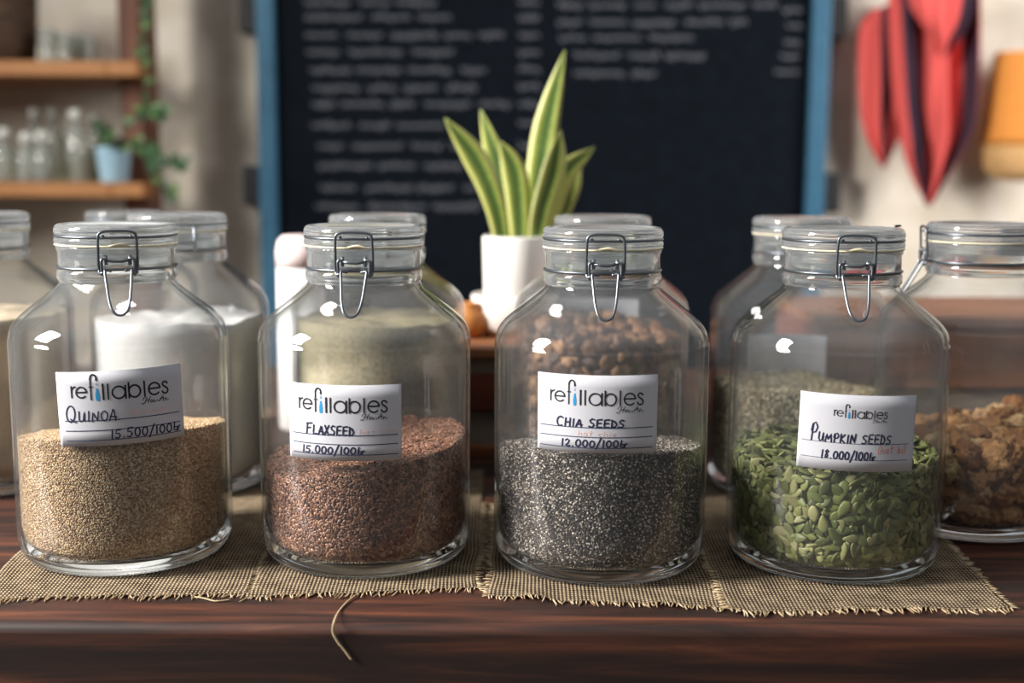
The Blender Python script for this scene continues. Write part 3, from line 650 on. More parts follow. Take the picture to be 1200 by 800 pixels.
def meal_mat():
    m, nt, b, o = material('green_tan_meal'); mp = mapping(nt, (1, 1, 1)); sx = N(nt, 'ShaderNodeSeparateXYZ'); nt.links.new(mp.outputs[0], sx.inputs[0])
    n = N(nt, 'ShaderNodeTexNoise'); n.inputs['Scale'].default_value = 26; n.inputs['Detail'].default_value = 3; nt.links.new(mp.outputs[0], n.inputs['Vector'])
    a = N(nt, 'ShaderNodeMath', operation='MULTIPLY_ADD'); a.inputs[1].default_value = 0.03; nt.links.new(n.outputs['Fac'], a.inputs[0]); nt.links.new(sx.outputs['Z'], a.inputs[2])
    sxm = N(nt, 'ShaderNodeMath', operation='MULTIPLY_ADD'); sxm.inputs[1].default_value = -0.22; nt.links.new(sx.outputs['X'], sxm.inputs[0]); nt.links.new(a.outputs[0], sxm.inputs[2])
    r = ramp(nt, [(0.0, (150, 132, 104)), (0.122, (150, 132, 104)), (0.134, (208, 196, 160)), (0.150, (208, 196, 160)), (0.164, (156, 146, 112)), (1.0, (150, 140, 106))]); nt.links.new(sxm.outputs[0], r.inputs[0])
    n2 = N(nt, 'ShaderNodeTexNoise'); n2.inputs['Scale'].default_value = 420; nt.links.new(mp.outputs[0], n2.inputs['Vector'])
    r2 = ramp(nt, [(0.3, (150, 150, 150)), (0.7, (255, 255, 255))]); nt.links.new(n2.outputs['Fac'], r2.inputs[0])
    mx = N(nt, 'ShaderNodeMixRGB', blend_type='MULTIPLY'); mx.inputs[0].default_value = 0.8; nt.links.new(r.outputs[0], mx.inputs[1]); nt.links.new(r2.outputs[0], mx.inputs[2])
    nt.links.new(mx.outputs[0], b.inputs['Base Color']); b.inputs['Roughness'].default_value = 0.95; return m
heap('seed_meal', 'greenish tan meal in pale and dark layers behind the flaxseed jar', 'meal', k2, tilt_surface(k2, 0.173, 0.0, 0.0, 0.005, 26, 6.0), meal_mat(), off=0.0008)
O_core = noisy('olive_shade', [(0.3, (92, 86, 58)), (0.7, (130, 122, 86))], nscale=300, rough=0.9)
O_seed = seeds_mat('olive_grain', [(0, (104, 92, 66)), (0.5, (144, 132, 100)), (0.85, (172, 160, 128)), (1, (200, 190, 160))], rough=0.7)
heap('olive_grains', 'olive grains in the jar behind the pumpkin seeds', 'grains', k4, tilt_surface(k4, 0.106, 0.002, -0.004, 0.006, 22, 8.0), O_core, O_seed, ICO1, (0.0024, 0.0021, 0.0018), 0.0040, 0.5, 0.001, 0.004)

# --- individual pieces: pumpkin seeds, walnuts, brown chunks
def seed_mesh(k):
    v, f = ICO3; v = v.copy(); x, y, z = v[:, 0].copy(), v[:, 1].copy(), v[:, 2].copy()
    wx = 1 - 0.30 * np.maximum(x, -0.3) - 0.10 * x ** 2
    rim = np.exp(-(np.abs(z) / 0.34) ** 2)
    v[:, 0] = x * (1.0 + 0.10 * (x > 0) * x * x); v[:, 1] = y * wx * (1 + 0.05 * rim); v[:, 2] = np.sign(z) * np.abs(z) ** 0.75 * (1 + 0.12 * math.sin(k)) + 0.18 * x * x * (k % 2 - 0.5)
    return v * np.array([0.0070, 0.0040, 0.0015]), f
def lump_mesh(k, size, freq, amp, flat=1.0, fold=False):
    v, f = ICO4 if fold else ICO3; v = v.copy()
    for i, p in enumerate(v):
        q = Vector(p) * freq + Vector((k * 7.3, k * 3.1, k * 1.7))
        n = noise.noise(q)
        if fold: d = 1 + amp * (1 - 2.2 * abs(n)) + 0.5 * amp * (1 - 2 * abs(noise.noise(q * 2.3))) + 0.25 * noise.noise(Vector(p) * 1.3 + Vector((k, k, 0)))
        else: d = 1 + amp * n + 0.4 * amp * noise.noise(q * 2.4)
        v[i] = p * d
    v[:, 2] *= flat; return v * size, f
def scatter(kinds, name, label, cat, group, jar, zf, sp, mat_, limit, tilt, depth, span, mass, top_first=True, layers=1):
    X, Y = jar.location.x, jar.location.y; half = min(float(np.abs(k[0][:, 2]).max()) for k in kinds)
    protos = []; n = 0; rest_v = []; rest_f = []; off = 0
    for lay in range(layers):
        pts, nr = spots(zf, az(X, Y), sp, span, depth, half + lay * half * 1.7, top=(lay == 0), zlow=0.0125 + half * 0.6)
        fx, fy = facing(jar); order = np.argsort(-(pts[:, 0] * fx + pts[:, 1] * fy) - 0.02 * nr[:, 2])
        for i in order:
            a, b, c = frames(nr[i:i + 1], tilt); ang = Matrix((a[0], b[0], c[0])).transposed()
            k = int(rng.integers(len(kinds))); bv, bf = kinds[k]; s = float(1 + rng.uniform(-0.15, 0.12))
            A = np.array(ang); wv = bv @ A.T * s; p = pts[i].copy()
            for _ in range(3):
                vv = wv + p; lim = rin(np.clip(vv[:, 2], 0.012, 0.2)) - 0.0004; rr = np.hypot(vv[:, 0], vv[:, 1]); ov = float((rr - lim).max())
                if ov > 0: pr = math.hypot(p[0], p[1]) + 1e-9; p[0] -= p[0] / pr * ov; p[1] -= p[1] / pr * ov
                lo = 0.0116 - float(vv[:, 2].min())
                if lo > 0: p[2] += lo
            if n < limit and lay == 0 or (n < limit and layers > 1 and lay > 0):
                if len(protos) <= k or protos[k] is None:
                    while len(protos) <= k: protos.append(None)
                    protos[k] = mesh(name, bv, bf, mat_); o = protos[k]
                else: o = protos[k].copy(); COL.objects.link(o)
                o.rotation_euler = ang.to_euler(); o.scale = (s, s, s); o.location = (X + p[0], Y + p[1], MATZ + p[2]); tag(o, label, cat, group); n += 1
            else:
                rest_v.append(wv + p); rest_f.append(bf + off); off += len(bv)
    cv, cf = core(zf, 0.0001 + half * (2.5 + 1.6 * (layers - 1))); cf = tri_core(cv, cf); cv = cv - np.array([0, 0, half]) * (cv[:, 2:3] > 0.04)  # dark core added behind the pieces so the gaps stay dark and closed
    if rest_v:
        rv = np.vstack(rest_v); rf = np.vstack(rest_f); vv = np.vstack([cv, rv]); ff = np.vstack([cf, rf + len(cv)]); mi = [0] * len(cf) + [1] * len(rf)
    else: vv, ff, mi = cv, cf, [0] * len(cf)
    o = mesh(mass[0], vv, ff, [mass[2], mass[3]], midx=mi, loc=(X, Y, MATZ)); tag(o, mass[1], cat, kind='stuff'); return n
PS = [(0, (70, 76, 38)), (0.3, (92, 101, 52)), (0.6, (114, 121, 66)), (0.85, (138, 141, 86)), (1, (164, 160, 114))]
P_mat = object_random_mat('pumpkin_seed_skin', PS, 0.45, 0.4, 160, (70, 78, 34), 0.35)
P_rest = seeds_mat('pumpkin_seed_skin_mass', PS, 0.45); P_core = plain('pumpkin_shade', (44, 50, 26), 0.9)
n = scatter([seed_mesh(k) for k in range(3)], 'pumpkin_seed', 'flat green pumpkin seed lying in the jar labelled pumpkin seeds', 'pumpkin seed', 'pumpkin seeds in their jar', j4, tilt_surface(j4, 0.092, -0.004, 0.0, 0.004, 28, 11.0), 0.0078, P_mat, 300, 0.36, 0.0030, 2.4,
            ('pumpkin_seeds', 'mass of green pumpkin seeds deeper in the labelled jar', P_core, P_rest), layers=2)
WN = [(0, (120, 78, 44)), (0.4, (160, 112, 66)), (0.75, (190, 144, 92)), (1, (222, 192, 146))]
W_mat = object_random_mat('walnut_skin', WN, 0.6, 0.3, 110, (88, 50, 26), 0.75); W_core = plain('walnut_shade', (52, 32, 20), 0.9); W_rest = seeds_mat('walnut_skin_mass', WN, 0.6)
scatter([lump_mesh(k + 1, 0.0112, 2.7, 0.34, 0.66, True) for k in range(4)], 'walnut_piece', 'wrinkled walnut piece in the jar with its clasp turned aside', 'walnut', 'walnuts in their jar', k5, tilt_surface(k5, 0.078, -0.012, 0.003, 0.010, 24, 13.5), 0.0174, W_mat, 260, 0.8, 0.004, 2.4, ('walnut_core', 'dark filler core added deep inside the walnut jar', W_core, W_rest))
BN = [(0, (62, 40, 28)), (0.35, (96, 64, 42)), (0.7, (126, 88, 58)), (1, (168, 126, 86))]
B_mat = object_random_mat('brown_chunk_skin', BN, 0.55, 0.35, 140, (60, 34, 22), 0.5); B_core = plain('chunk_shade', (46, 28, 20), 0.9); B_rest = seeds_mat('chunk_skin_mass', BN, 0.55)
scatter([lump_mesh(k + 20, 0.0095, 1.6, 0.40, 0.85) for k in range(4)], 'dried_chunk', 'brown dried chunk in the jar behind the chia seeds', 'dried food', 'brown chunks in their jar', k3, tilt_surface(k3, 0.160, -0.006, -0.010, 0.008, 24, 17.0), 0.0150, B_mat, 290, 0.7, 0.003, 2.2, ('chunk_core', 'dark filler core added inside the jar of brown chunks, with spare chunks', B_core, B_rest))

# fly on a lid
fl = MB(); cF = (0, 0, 0.0016)
for c, s in (((0, 0, 0.0016), (0.0017, 0.0011, 0.0010)), ((0.0021, 0, 0.0019), (0.0009, 0.0009, 0.0008)), ((-0.0022, 0, 0.0014), (0.0018, 0.0011, 0.0009))):
    v, f = ICO2; fl.add(([(c[0] + a[0] * s[0], c[1] + a[1] * s[1], c[2] + a[2] * s[2]) for a in v], [tuple(q) for q in f]))
for k in (-1, 0, 1):
    for s in (-1, 1): fl.add(tube([(k * 0.0008, s * 0.0006, 0.0013), (k * 0.0016, s * 0.0020, 0.0016), (k * 0.002, s * 0.0026, 0.0)], 0.00012, 4))
fly = fl.build('fly', plain('fly_black', (22, 20, 22), 0.4), None, loc=(J4[0] + 0.0440, J4[1] - 0.004, MATZ + 0.2797)); fly.rotation_euler = (0, 0, 0.5)
fw = MB()
for s in (-1, 1): fw.add(([(0.0004, s * 0.0005, 0.0026), (-0.002, s * 0.0022, 0.0028), (-0.0042, s * 0.0017, 0.0024), (-0.003, s * 0.0004, 0.0025)], [(0, 1, 2, 3)]))
wo = fw.build('wing', plain('fly_wing', (90, 88, 88), 0.3), fly); so = wo.modifiers.new('thick', 'SOLIDIFY'); so.thickness = 0.00006
tag(fly, 'tiny black fly on the rim of the pumpkin seed jar lid', 'fly')

# ------------------------------------------------------------------ things behind the jars, on the table
def crate(x0, x1, yf, depth, label, slats, top):
    root = thing('wooden_crate', label, 'crate', ((x0 + x1) / 2, yf, T)); hw = (x1 - x0) / 2
    for z0, z1, mk in slats:
        o = mesh('front_slat', *box(-hw, hw, 0, 0.012, z0, z1), M[mk], root, smooth=False); bev(o, 0.0015)
    o = mesh('inner_panel', *box(-hw + 0.0125, hw - 0.0125, 0.0125, 0.020, 0.0005, top - 0.013), M['pale_panel'], root, smooth=False)
    o = mesh('back_panel', *box(-hw, hw, depth - 0.012, depth, 0, top - 0.0125), M['crate_dark'], root, smooth=False); bev(o, 0.0015)
    for s in (-1, 1):
        o = mesh('side_panel', *box(s * hw - (0.0 if s < 0 else 0.012), s * hw + (0.012 if s < 0 else 0.0), 0.0125, depth - 0.0125, 0, top - 0.0125), M['crate_dark'], root, smooth=False); bev(o, 0.0015)
    o = mesh('top_board', *box(-hw - 0.004, hw + 0.004, -0.004, depth + 0.004, top - 0.0125, top), M['crate'], root, smooth=False); bev(o, 0.002)
    return root
CY = 1.385
crate(-0.16, 0.19, CY, 0.26, 'low slatted wooden crate carrying the potted plant behind the jars', [(0.0, 0.014, 'crate'), (0.055, 0.098, 'crate_dark')], 0.128)
crate(0.34, 0.80, CY - 0.02, 0.22, 'taller wooden crate behind the jar of walnuts', [(0.0, 0.02, 'crate'), (0.088, 0.155, 'crate')], 0.168)

# snake plant
pc = P(603, 385, 1.50); TOPZ = T + 0.128
plant = thing('potted_snake_plant', 'snake plant with upright yellow-green leaves in a round white pot', 'plant', (pc.x, 1.50, TOPZ))
white = plain('white_glaze', (236, 232, 226), 0.45)
M['soil'] = noisy('soil', [(0.3, (46, 34, 26)), (0.7, (80, 62, 46))], nscale=90, rough=1, bump=0.6)
mesh('pot', *lathe([(0.0001, 0.010), (0.034, 0.010), (0.0365, 0.013), (0.0395, 0.118), (0.0385, 0.1205), (0.0370, 0.118), (0.0355, 0.105), (0.0001, 0.105)], 64), white, plant)
mesh('saucer', *lathe([(0.0001, 0.0), (0.036, 0.0), (0.050, 0.014), (0.053, 0.048), (0.0515, 0.050), (0.050, 0.047), (0.046, 0.020), (0.034, 0.009), (0.0001, 0.009)], 64), white, plant)
mesh('soil', *lathe([(0.0001, 0.112), (0.0364, 0.110), (0.0358, 0.1055), (0.0001, 0.1055)], 40), M['soil'], plant)
def leaf_mat():
    m, nt, b, o = material('snake_plant_leaf'); tc = N(nt, 'ShaderNodeTexCoord'); sx = N(nt, 'ShaderNodeSeparateXYZ'); nt.links.new(tc.outputs['UV'], sx.inputs[0])
    a = N(nt, 'ShaderNodeMath', operation='SUBTRACT'); a.inputs[1].default_value = 0.5; nt.links.new(sx.outputs['X'], a.inputs[0]); ab = N(nt, 'ShaderNodeMath', operation='ABSOLUTE'); nt.links.new(a.outputs[0], ab.inputs[0])
    n = N(nt, 'ShaderNodeTexNoise'); n.inputs['Scale'].default_value = 9; mp = mapping(nt, (1, 4, 1), 'UV'); nt.links.new(mp.outputs[0], n.inputs['Vector'])
    ad = N(nt, 'ShaderNodeMath', operation='MULTIPLY_ADD'); ad.inputs[1].default_value = 0.25; nt.links.new(n.outputs['Fac'], ad.inputs[0]); nt.links.new(ab.outputs[0], ad.inputs[2])
    r = ramp(nt, [(0.18, (66, 94, 44)), (0.30, (120, 138, 62)), (0.44, (164, 170, 84)), (0.6, (190, 190, 116))]); nt.links.new(ad.outputs[0], r.inputs[0]); nt.links.new(r.outputs[0], b.inputs['Base Color'])
    b.inputs['Roughness'].default_value = 0.45; return m
M['leaf'] = leaf_mat()
def blade(spine, wmax, twist, root):
    c = crom(spine, 8); n = len(c); V = []; UV = []; Fc = []
    for i, p in enumerate(c):
        t = i / (n - 1); tg = (c[min(i + 1, n - 1)] - c[max(i - 1, 0)]).normalized(); side = Vector((math.cos(twist), math.sin(twist), 0)); side = (side - tg * side.dot(tg)).normalized(); nn = tg.cross(side)
        w_ = 1.22 * wmax * (0.62 + 0.38 * math.sin(min(t * 2.2, 1.57))) * (1 - max(0, (t - 0.62) / 0.38) ** 1.7) + 0.0004
        for s, d in ((-1, 0.22), (-0.5, 0.06), (0, 0), (0.5, 0.06), (1, 0.22)):
            V.append(p + side * w_ * s - nn * w_ * d); UV.append((s / 2 + 0.5, t))
        for s, d in ((1, 0.22), (0.5, 0.06), (0, 0), (-0.5, 0.06), (-1, 0.22)):
            V.append(p + side * w_ * s * 0.98 - nn * (w_ * d - 0.0016 * (1 - abs(s) * 0.8))); UV.append((s / 2 + 0.5, t))
    for i in range(n - 1):
        for k in range(10): a = i * 10; Fc.append((a + k, a + (k + 1) % 10, a + 10 + (k + 1) % 10, a + 10 + k))
    Fc.append(tuple(range(10))[::-1]); Fc.append(tuple((n - 1) * 10 + k for k in range(10)))
    o = mesh('leaf', V, Fc, M['leaf'], root, uv=UV); return o
def PL(px, py, dy=0.0): return P(px, py, 1.50 + dy) - Vector(plant.location)
for sp_, wd, tw in (
        ([PL(592, 300, 0), PL(580, 240, 0), PL(556, 185, 0), PL(521, 138, -0.01)], 0.0125, 0.2),
        ([PL(600, 300, 0.015), PL(592, 250, 0.015), PL(582, 190, 0.02), PL(563, 128, 0.02)], 0.0115, -0.2),
        ([PL(610, 300, -0.01), PL(608, 250, -0.01), PL(602, 200, -0.01), PL(586, 165, -0.015)], 0.0125, 0.1),
        ([PL(622, 300, 0.01), PL(628, 230, 0.01), PL(640, 150, 0.01), PL(662, 58, 0.0)], 0.0130, -0.1),
        ([PL(626, 300, -0.015), PL(634, 250, -0.015), PL(648, 200, -0.015), PL(657, 152, -0.02)], 0.0125, 0.25),
        ([PL(632, 300, 0.0), PL(642, 255, 0), PL(660, 205, 0), PL(697, 172, 0.01)], 0.0120, 0.3),
        ([PL(630, 300, 0.02), PL(652, 260, 0.02), PL(668, 220, 0.02), PL(680, 188, 0.02)], 0.0100, 0.0)): blade(sp_, wd, tw, plant)

# round tan pot and white container
q = P(549, 368, 1.47)
o = mesh('clay_pot', *lathe([(0.0001, 0.0), (0.012, 0.0), (0.019, 0.008), (0.0215, 0.018), (0.019, 0.030), (0.013, 0.036), (0.0125, 0.040), (0.0135, 0.042), (0.011, 0.042), (0.010, 0.037), (0.0001, 0.034)], 40), plain('orange_clay', (190, 124, 62), 0.6)); o.location = (q.x, 1.47, TOPZ); tag(o, 'small round orange-brown pot beside the white plant pot', 'pot')
q = P(352, 300, 1.55); cn = thing('white_container', 'tall white container with a rounded pinkish top behind the flaxseed jar', 'container', (q.x, 1.55, T))
mesh('body', *lathe([(0.0001, 0.0), (0.028, 0.0), (0.030, 0.003), (0.030, 0.205), (0.0001, 0.205)], 48), plain('white_plastic', (240, 238, 236), 0.5), cn)
mesh('cap', *lathe([(0.0001, 0.2052), (0.0302, 0.2052), (0.0306, 0.224), (0.028, 0.238), (0.022, 0.2445), (0.0001, 0.246)], 48), plain('pale_pink_plastic', (238, 218, 216), 0.5), cn)

# ------------------------------------------------------------------ chalkboard
BY = 2.735
cb = thing('chalkboard', 'large dark menu chalkboard in a blue frame behind the plant', 'chalkboard', P(637, 200, BY))
base = Vector(cb.location)
x0, x1 = P(305, 200, BY).x - base.x, P(965, 200, BY).x - base.x
zt, zb = P(637, -190, BY).z - base.z, P(637, 480, BY).z - base.z; fwid = 0.040
BL = noisy('chalkboard_slate', [(0.3, (10, 15, 21)), (0.7, (15, 21, 28))], nscale=4, detail=5, rough=0.85, spec=0.06); BF = noisy('blue_paint', [(0.3, (40, 84, 110)), (0.7, (50, 97, 123))], nscale=6, rough=0.45)
mesh('panel', *box(x0 + 0.01, x1 - 0.01, 0.0, 0.02, zb + 0.01, zt - 0.01), BL, cb, smooth=False)
for bx in ((x0, x0 + fwid, zb, zt), (x1 - fwid, x1, zb, zt), (x0 + fwid + 0.0005, x1 - fwid - 0.0005, zb, zb + fwid), (x0 + fwid + 0.0005, x1 - fwid - 0.0005, zt - fwid, zt)):
    o = mesh('frame_rail', *box(bx[0], bx[1], -0.022, -0.0005, bx[2], bx[3]), BF, cb, smooth=False); bev(o, 0.004)
blk = plain('black_iron', (18, 18, 20), 0.6, 0.0)
for px, py, s in ((292, 14, -1), (297, 217, -1), (981, 20, 1), (971, 226, 1)):
    p = P(px, py, BY) - base; xe = x0 if s < 0 else x1; xa, xb = sorted((xe + s * 0.0005, xe + s * 0.038))
    mb = MB(); mb.add(box(xa, xb, -0.012, WALLY - BY - 0.0005, p.z - 0.044, p.z + 0.044)); o = mb.build('bracket', blk, cb, smooth=False); bev(o, 0.004)
chalk = noisy('chalk_marks', [(0.35, (70, 76, 86)), (0.7, (128, 128, 134))], nscale=60, rough=0.95)
cw = MB(); rr = random.Random(5)
def chalk_row(px0, px1, py, hpx=11):
    x = px0
    while x < px1:
        L = min(rr.uniform(24, 70), px1 - x)
        if L < 8: break
        n = max(3, int(L / 3.2)); pts = []
        for i in range(n + 1):
            h = hpx * (0.5 if rr.random() > 0.25 else 0.95); pts.append((x + L * i / n, py + (h * 0.5 if i % 2 else -h * 0.5 * rr.uniform(0.5, 1))))
        for a, b in zip(pts[:-1], pts[1:]):
            A = P(a[0], a[1], BY - 0.0006) - base; B = P(b[0], b[1], BY - 0.0006) - base; d = (B - A).normalized(); s_ = Vector((-d.z, 0, d.x)) * 0.0016
            cw.add(([A - s_, B - s_, B + s_, A + s_], [(0, 1, 2, 3)]))
        x += L + rr.uniform(7, 13)
for py, xa, xb in ((3, 357, 510), (20, 357, 541), (41, 358, 590), (61, 360, 531), (82, 363, 569), (103, 366, 559), (122, 366, 600), (147, 366, 530), (171, 373, 545), (194, 373, 541), (220, 375, 559), (242, 370, 573)): chalk_row(xa, xb, py)
for py in (3, 20, 41, 61, 81, 101, 122, 144, 171): chalk_row(608, 632, py)
for py, xa, xb in ((6, 653, 910), (26, 653, 875), (44, 656, 820), (65, 673, 831), (86, 673, 768)): chalk_row(xa, xb, py)
for py, xa, xb in ((12, 918, 940), (30, 922, 940), (50, 920, 938), (66, 915, 936), (84, 908, 936)): chalk_row(xa, xb, py, 9)
cw.build('chalk_writing', chalk, cb, smooth=False)

# ------------------------------------------------------------------ left: post, shelves, bottles, ivy
SY = 2.46; PO = 0.078
p0 = P(140, 100, SY + PO); p1 = P(167, 100, SY + PO)
post = mesh('wooden_post', *box(-(p1.x - p0.x) / 2, (p1.x - p0.x) / 2, 0, 0.115, 0, 2.1), M['post'], loc=((p0.x + p1.x) / 2, SY + PO, 0), smooth=False); bev(post, 0.004); tag(post, 'dark brown upright wooden post with ivy climbing it, carrying the shelves', 'post')
shz = []
for (pt, pb, pr, lb) in ((71, 89, 161, 'upper amber wooden shelf carrying small drinking glasses and a dark basket'), (214, 231, 168, 'lower amber wooden shelf carrying clear bottles and the blue ivy pot')):
    z1 = P(80, pt, SY).z; z0 = P(80, pb, SY).z; xr = P(pr, pt, SY).x
    px0 = (p0.x) ; L = []
    root = thing('wooden_shelf', lb, 'shelf', (0, SY, z0), 'shelves on the post')
    o = mesh('board', *box(-2.0, p0.x - 0.001, 0.0, WALLY - SY, 0, z1 - z0), M['shelf'], root, smooth=False); bev(o, 0.003)
    o = mesh('front_lip', *box(p0.x - 0.0005, xr, 0.0, PO - 0.0005, 0, z1 - z0), M['shelf'], root, smooth=False); bev(o, 0.003)
    shz.append(z1)
def bottle(px, pytop, z, Y, rad, kind, label, group):
    b = P(px, pytop, Y); h = b.z - z; root = thing('glass_bottle' if kind else 'drinking_glass', label, 'bottle' if kind else 'glass', (b.x, Y, z + 0.0005), group)
    if kind == 0:
        prof = [(0.0001, 0), (rad * 0.8, 0), (rad * 0.85, 0.004), (rad, h), (rad - 0.0016, h), (rad * 0.80, 0.010), (0.0001, 0.009)]
        mesh('bowl', *lathe(prof, 32), M['small_glass'], root)
    else:
        k = h - 0.022
        prof = [(0.0001, 0), (rad * 0.92, 0), (rad, 0.006), (rad, k * 0.62), (rad * 0.8, k * 0.78), (rad * 0.42, k * 0.90), (rad * 0.40, k), (rad * 0.36, k), (rad * 0.37, k * 0.90), (rad * 0.75, k * 0.77), (rad - 0.002, k * 0.61), (rad - 0.002, 0.008), (0.0001, 0.007)]
        mesh('body', *lathe(prof, 32), M['small_glass'], root)
        mesh('stopper', *lathe([(0.0001, k + 0.0005), (rad * 0.40, k + 0.0005), (rad * 0.52, k + 0.006), (rad * 0.55, k + 0.014), (rad * 0.42, h - 0.001), (0.0001, h)], 24), M['knob'], root)
    return root
M['knob'] = plain('pale_glass_stopper', (214, 216, 210), 0.15)
for px, py, Y, r_, lb in ((55, 34, 2.54, 0.016, 'nearest the basket'), (74, 38, 2.56, 0.016, 'second from the basket'), (90, 41, 2.60, 0.015, 'third from the basket'), (105, 44, 2.60, 0.014, 'smallest and nearest the post')):
    bottle(px, py, shz[0], Y, r_, 0, 'small clear drinking glass on the upper shelf, ' + lb, 'drinking glasses on the upper shelf')
for px, py, Y, r_, lb in ((4, 150, 2.55, 0.026, 'yellowish clear bottle at the picture edge on the lower shelf'), (29, 155, 2.52, 0.019, 'shorter clear bottle in front, second from the picture edge on the lower shelf'), (49, 153, 2.52, 0.021, 'shorter clear bottle in front, third from the picture edge on the lower shelf'), (40, 127, 2.64, 0.021, 'tall stoppered bottle at the back, nearest the picture edge on the lower shelf'), (62, 126, 2.66, 0.022, 'tall stoppered bottle at the back, second from the picture edge on the lower shelf'), (88, 128, 2.58, 0.026, 'wide stoppered bottle standing in the middle of the lower shelf'), (112, 133, 2.66, 0.022, 'tall stoppered bottle behind the blue ivy pot on the lower shelf')):
    bottle(px, py, shz[1], Y, r_, 1, lb, 'bottles on the lower shelf')
b = P(12, 0, 2.58)
bk = thing('woven_basket', 'dark woven basket on the upper shelf at the picture edge', 'basket', (b.x, 2.58, shz[0]))
wk = noisy('dark_wicker', [(0.35, (36, 26, 20)), (0.7, (84, 60, 40))], scale=(1, 1, 6), nscale=30, rough=0.9, bump=0.8)
mesh('bowl', *lathe([(0.0001, 0), (0.042, 0), (0.05, 0.05), (0.052, 0.14), (0.048, 0.14), (0.045, 0.05), (0.038, 0.008), (0.0001, 0.008)], 40), wk, bk)
mb = MB(); mb.add(tube([(0.051 * math.cos(2 * PI * k / 40), 0.051 * math.sin(2 * PI * k / 40), 0.1425) for k in range(40)], 0.004, 8, True)); mb.build('rim', wk, bk)
# ivy
YP = SY - 0.030
ip = P(134, 214, SY + 0.02); ivy = thing('potted_ivy', 'trailing green ivy in a light blue pot, climbing the wooden post', 'plant', (ip.x - 0.005, SY + 0.038, shz[1] + 0.0003)); ib = Vector(ivy.location)
mesh('pot', *lathe([(0.0001, 0.0), (0.025, 0.0), (0.027, 0.003), (0.034, 0.066), (0.0355, 0.068), (0.0340, 0.070), (0.032, 0.067), (0.030, 0.058), (0.0001, 0.058)], 40), noisy('blue_glaze', [(0.3, (150, 190, 210)), (0.7, (176, 208, 224))], nscale=30, rough=0.4), ivy)
st = MB(); lf = MB(); rr = random.Random(11)
def PV(px, py, Y): return P(px, py, Y) - ib
paths = [[PV(136, 176, SY + 0.03), PV(130, 158, SY), PV(122, 152, SY - 0.01)], [PV(136, 176, SY + 0.03), PV(150, 150, SY - 0.015), PV(172, 128, SY - 0.02), PV(170, 95, SY - 0.015), PV(168, 62, SY - 0.01), PV(171, 20, SY - 0.01), PV(171, -30, SY - 0.01)],
         [PV(137, 176, SY + 0.03), PV(158, 168, SY - 0.02), PV(176, 180, SY - 0.03), PV(186, 205, SY - 0.04), PV(205, 230, SY - 0.05)], [PV(176, 180, SY - 0.03), PV(196, 188, SY - 0.04), PV(216, 192, SY - 0.05)], [PV(172, 128, SY - 0.02), PV(186, 132, SY - 0.03), PV(196, 134, SY - 0.04)]]
def ivyleaf(p, s):
    n = Vector((rr.uniform(-0.6, 0.6), -1, rr.uniform(-0.3, 0.6))).normalized(); a = n.orthogonal().normalized(); b = n.cross(a); ang = rr.uniform(0, 6.28); a, b = a * math.cos(ang) + b * math.sin(ang), b * math.cos(ang) - a * math.sin(ang)
    sh = [(0, -0.15), (0.45, -0.45), (0.55, 0.05), (0.95, 0.2), (0.45, 0.5), (0.0, 1.15), (-0.45, 0.5), (-0.95, 0.2), (-0.55, 0.05), (-0.45, -0.45)]
    v = [p + (a * x + b * y) * s + n * (0.12 * s) for x, y in sh] + [p] ; v2 = [q - n * 0.0007 for q in v]; k = len(sh)
    f = [(i, (i + 1) % k, k) for i in range(k)]; f2 = [((i + 1) % k + k + 1, i + k + 1, k + k + 1) for i in range(k)]; e = [((i + 1) % k, i, i + k + 1, (i + 1) % k + k + 1) for i in range(k)]
    lf.add((v + v2, f + f2 + e))
for pth in paths:
    c = crom(pth, 8); st.add(tube(c, 0.0016, 6))
    for i, p in enumerate(c):
        for _ in range(2):
            if rr.random() < (0.34 if pth is paths[1] else 0.55): ivyleaf(p + Vector((rr.uniform(-0.012, 0.012), rr.uniform(-0.016, 0.0), rr.uniform(-0.012, 0.012))), rr.uniform(0.008, 0.015))
st.build('stem', plain('ivy_stem', (76, 84, 48), 0.7), ivy)
lf.build('foliage', seeds_mat('ivy_leaf', [(0, (30, 56, 36)), (0.5, (50, 86, 50)), (1, (88, 118, 62))], rough=0.5), ivy, smooth=False)

# ------------------------------------------------------------------ right: red cloth and orange bag on the wall
TY = WALLY - 0.10
def cloth_mat():
    m, nt, b, o = material('red_cotton'); tc = N(nt, 'ShaderNodeTexCoord'); sx = N(nt, 'ShaderNodeSeparateXYZ'); nt.links.new(tc.outputs['UV'], sx.inputs[0])
    r = ramp(nt, [(0.0, (212, 90, 86)), (0.32, (212, 90, 86)), (0.34, (48, 38, 50)), (0.50, (48, 38, 50)), (0.52, (212, 90, 86)), (0.88, (212, 90, 86)), (0.90, (54, 42, 54)), (0.98, (54, 42, 54)), (1.0, (206, 84, 82))], 'LINEAR')
    nt.links.new(sx.outputs['X'], r.inputs[0]); nt.links.new(r.outputs[0], b.inputs['Base Color']); b.inputs['Roughness'].default_value = 0.9; b.inputs['Specular IOR Level'].default_value = 0.1; return m
tw = thing('red_cloth', 'red cotton cloth with dark stripes hanging gathered on the wall', 'cloth', P(1080, 10, TY)); tbv = Vector(tw.location)
CM = cloth_mat()
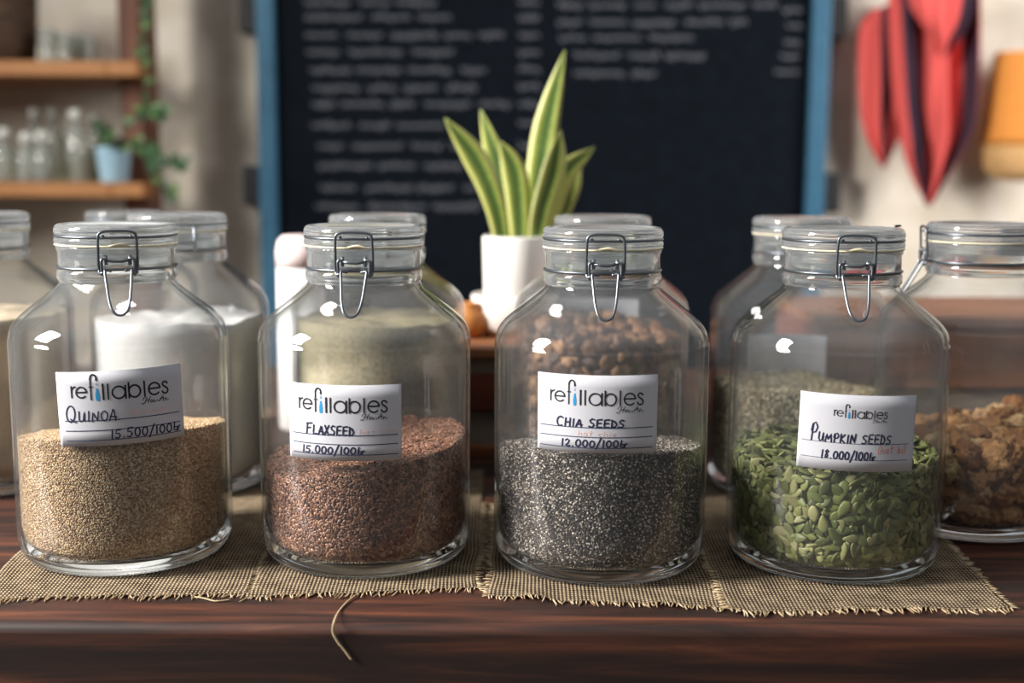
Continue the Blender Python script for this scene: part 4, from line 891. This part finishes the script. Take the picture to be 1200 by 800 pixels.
def drape(name, left, right, folds, ph, dep, y0, u0=0.0, u1=1.0):
    # left/right: lists of (px, py) down the two edges
    Lc = crom([P(x, y, TY + y0) for x, y in left], 8); Rc = crom([P(x, y, TY + y0) for x, y in right], 8); n = min(len(Lc), len(Rc)); m_ = 48; V = []; UV = []; Fc = []
    for lay in (0, 0.0022):
        for j in range(n):
            for i in range(m_ + 1):
                s = i / m_; p = Lc[j].lerp(Rc[j], s); t = j / (n - 1); wdt = (Rc[j] - Lc[j]).length
                d = min(dep, wdt * 0.22) * (math.sin(s * folds * 2 * PI + ph + 0.7 * math.sin(t * 4)) + 0.4 * math.sin(s * folds * 4.7 * PI + t * 5))
                V.append(p - tbv + Vector((0, d + lay, 0))); UV.append((u0 + (u1 - u0) * s, t))
    k1_ = n * (m_ + 1)
    for j in range(n - 1):
        for i in range(m_):
            a = j * (m_ + 1) + i; Fc.append((a, a + m_ + 1, a + m_ + 2, a + 1)); Fc.append((k1_ + a, k1_ + a + 1, k1_ + a + m_ + 2, k1_ + a + m_ + 1))
    for j in range(n - 1):
        a = j * (m_ + 1); Fc.append((a, k1_ + a, k1_ + a + m_ + 1, a + m_ + 1)); a += m_; Fc.append((a, a + m_ + 1, k1_ + a + m_ + 1, k1_ + a))
    for i in range(m_): a = (n - 1) * (m_ + 1) + i; Fc.append((a, k1_ + a, k1_ + a + 1, a + 1)); a = i; Fc.append((a, a + 1, k1_ + a + 1, k1_ + a))
    mesh(name, V, Fc, CM, tw, uv=UV)
drape('fold', [(1020, 12), (1010, 30), (1008, 85), (1011, 140), (1020, 172), (1033, 196)], [(1056, 2), (1064, 30), (1066, 85), (1060, 140), (1050, 172), (1037, 197)], 1.3, 0.4, 0.010, 0.02, 0.0, 0.84)
drape('fold', [(1044, -8), (1046, 60), (1050, 120), (1058, 165), (1070, 205), (1086, 241)], [(1143, -30), (1144, 40), (1143, 110), (1137, 155), (1114, 200), (1090, 243)], 2.4, 2.0, 0.020, -0.025, 0.26, 1.0)
drape('fold', [(1062, -20), (1066, 0), (1080, 25), (1096, 48), (1104, 66)], [(1146, -30), (1142, 0), (1132, 30), (1118, 52), (1106, 68)], 1.4, 1.0, 0.010, -0.058, 0.54, 0.97)
mb = MB(); hk = P(1098, -34, TY) - tbv; mb.add(tube(crom([hk + Vector((0, WALLY - TY - 0.001, 0.01)), hk + Vector((0, 0.03, 0.012)), hk + Vector((0, -0.055, 0.004)), hk + Vector((0, -0.07, 0.02))], 5), 0.005, 8)); mb.build('hook', blk, tw)
# bag
bc = P(1196, 140, TY); bag = thing('hanging_bag', 'orange cloth bag with a paler rounded bottom hanging on the wall', 'bag', (bc.x, TY, bc.z)); OM = noisy('orange_canvas', [(0.3, (186, 112, 44)), (0.7, (206, 138, 62))], nscale=22, rough=0.9, bump=0.3); TM = noisy('tan_canvas', [(0.3, (170, 130, 82)), (0.7, (200, 160, 108))], nscale=30, rough=0.9)
s_ = 1 / F * TY
def bagpart(name, prof, m):
    v, f = lathe(prof, 40); v = [(x * (1 + 0.03 * math.sin(z * 90)), y * 0.62 + 0.0, z) for x, y, z in v]; return mesh(name, v, f, m, bag)
bagpart('body', [(0.060, 0.140), (0.066, 0.125), (0.068, 0.08), (0.074, 0.02), (0.079, -0.035), (0.0800, -0.055), (0.076, -0.055), (0.070, 0.02), (0.064, 0.08), (0.058, 0.138), (0.060, 0.140)], OM)
bagpart('bottom', [(0.0800, -0.0555), (0.079, -0.075), (0.070, -0.105), (0.045, -0.126), (0.0001, -0.132), (0.0001, -0.128), (0.044, -0.122), (0.067, -0.102), (0.0755, -0.0745), (0.076, -0.0555), (0.0800, -0.0555)], TM)
mb = MB(); mb.add(tube([(0, WALLY - TY - 0.001, 0.125), (0, 0.030, 0.125), (0, 0.026, 0.136)], 0.004, 8)); mb.build('hook', blk, bag)
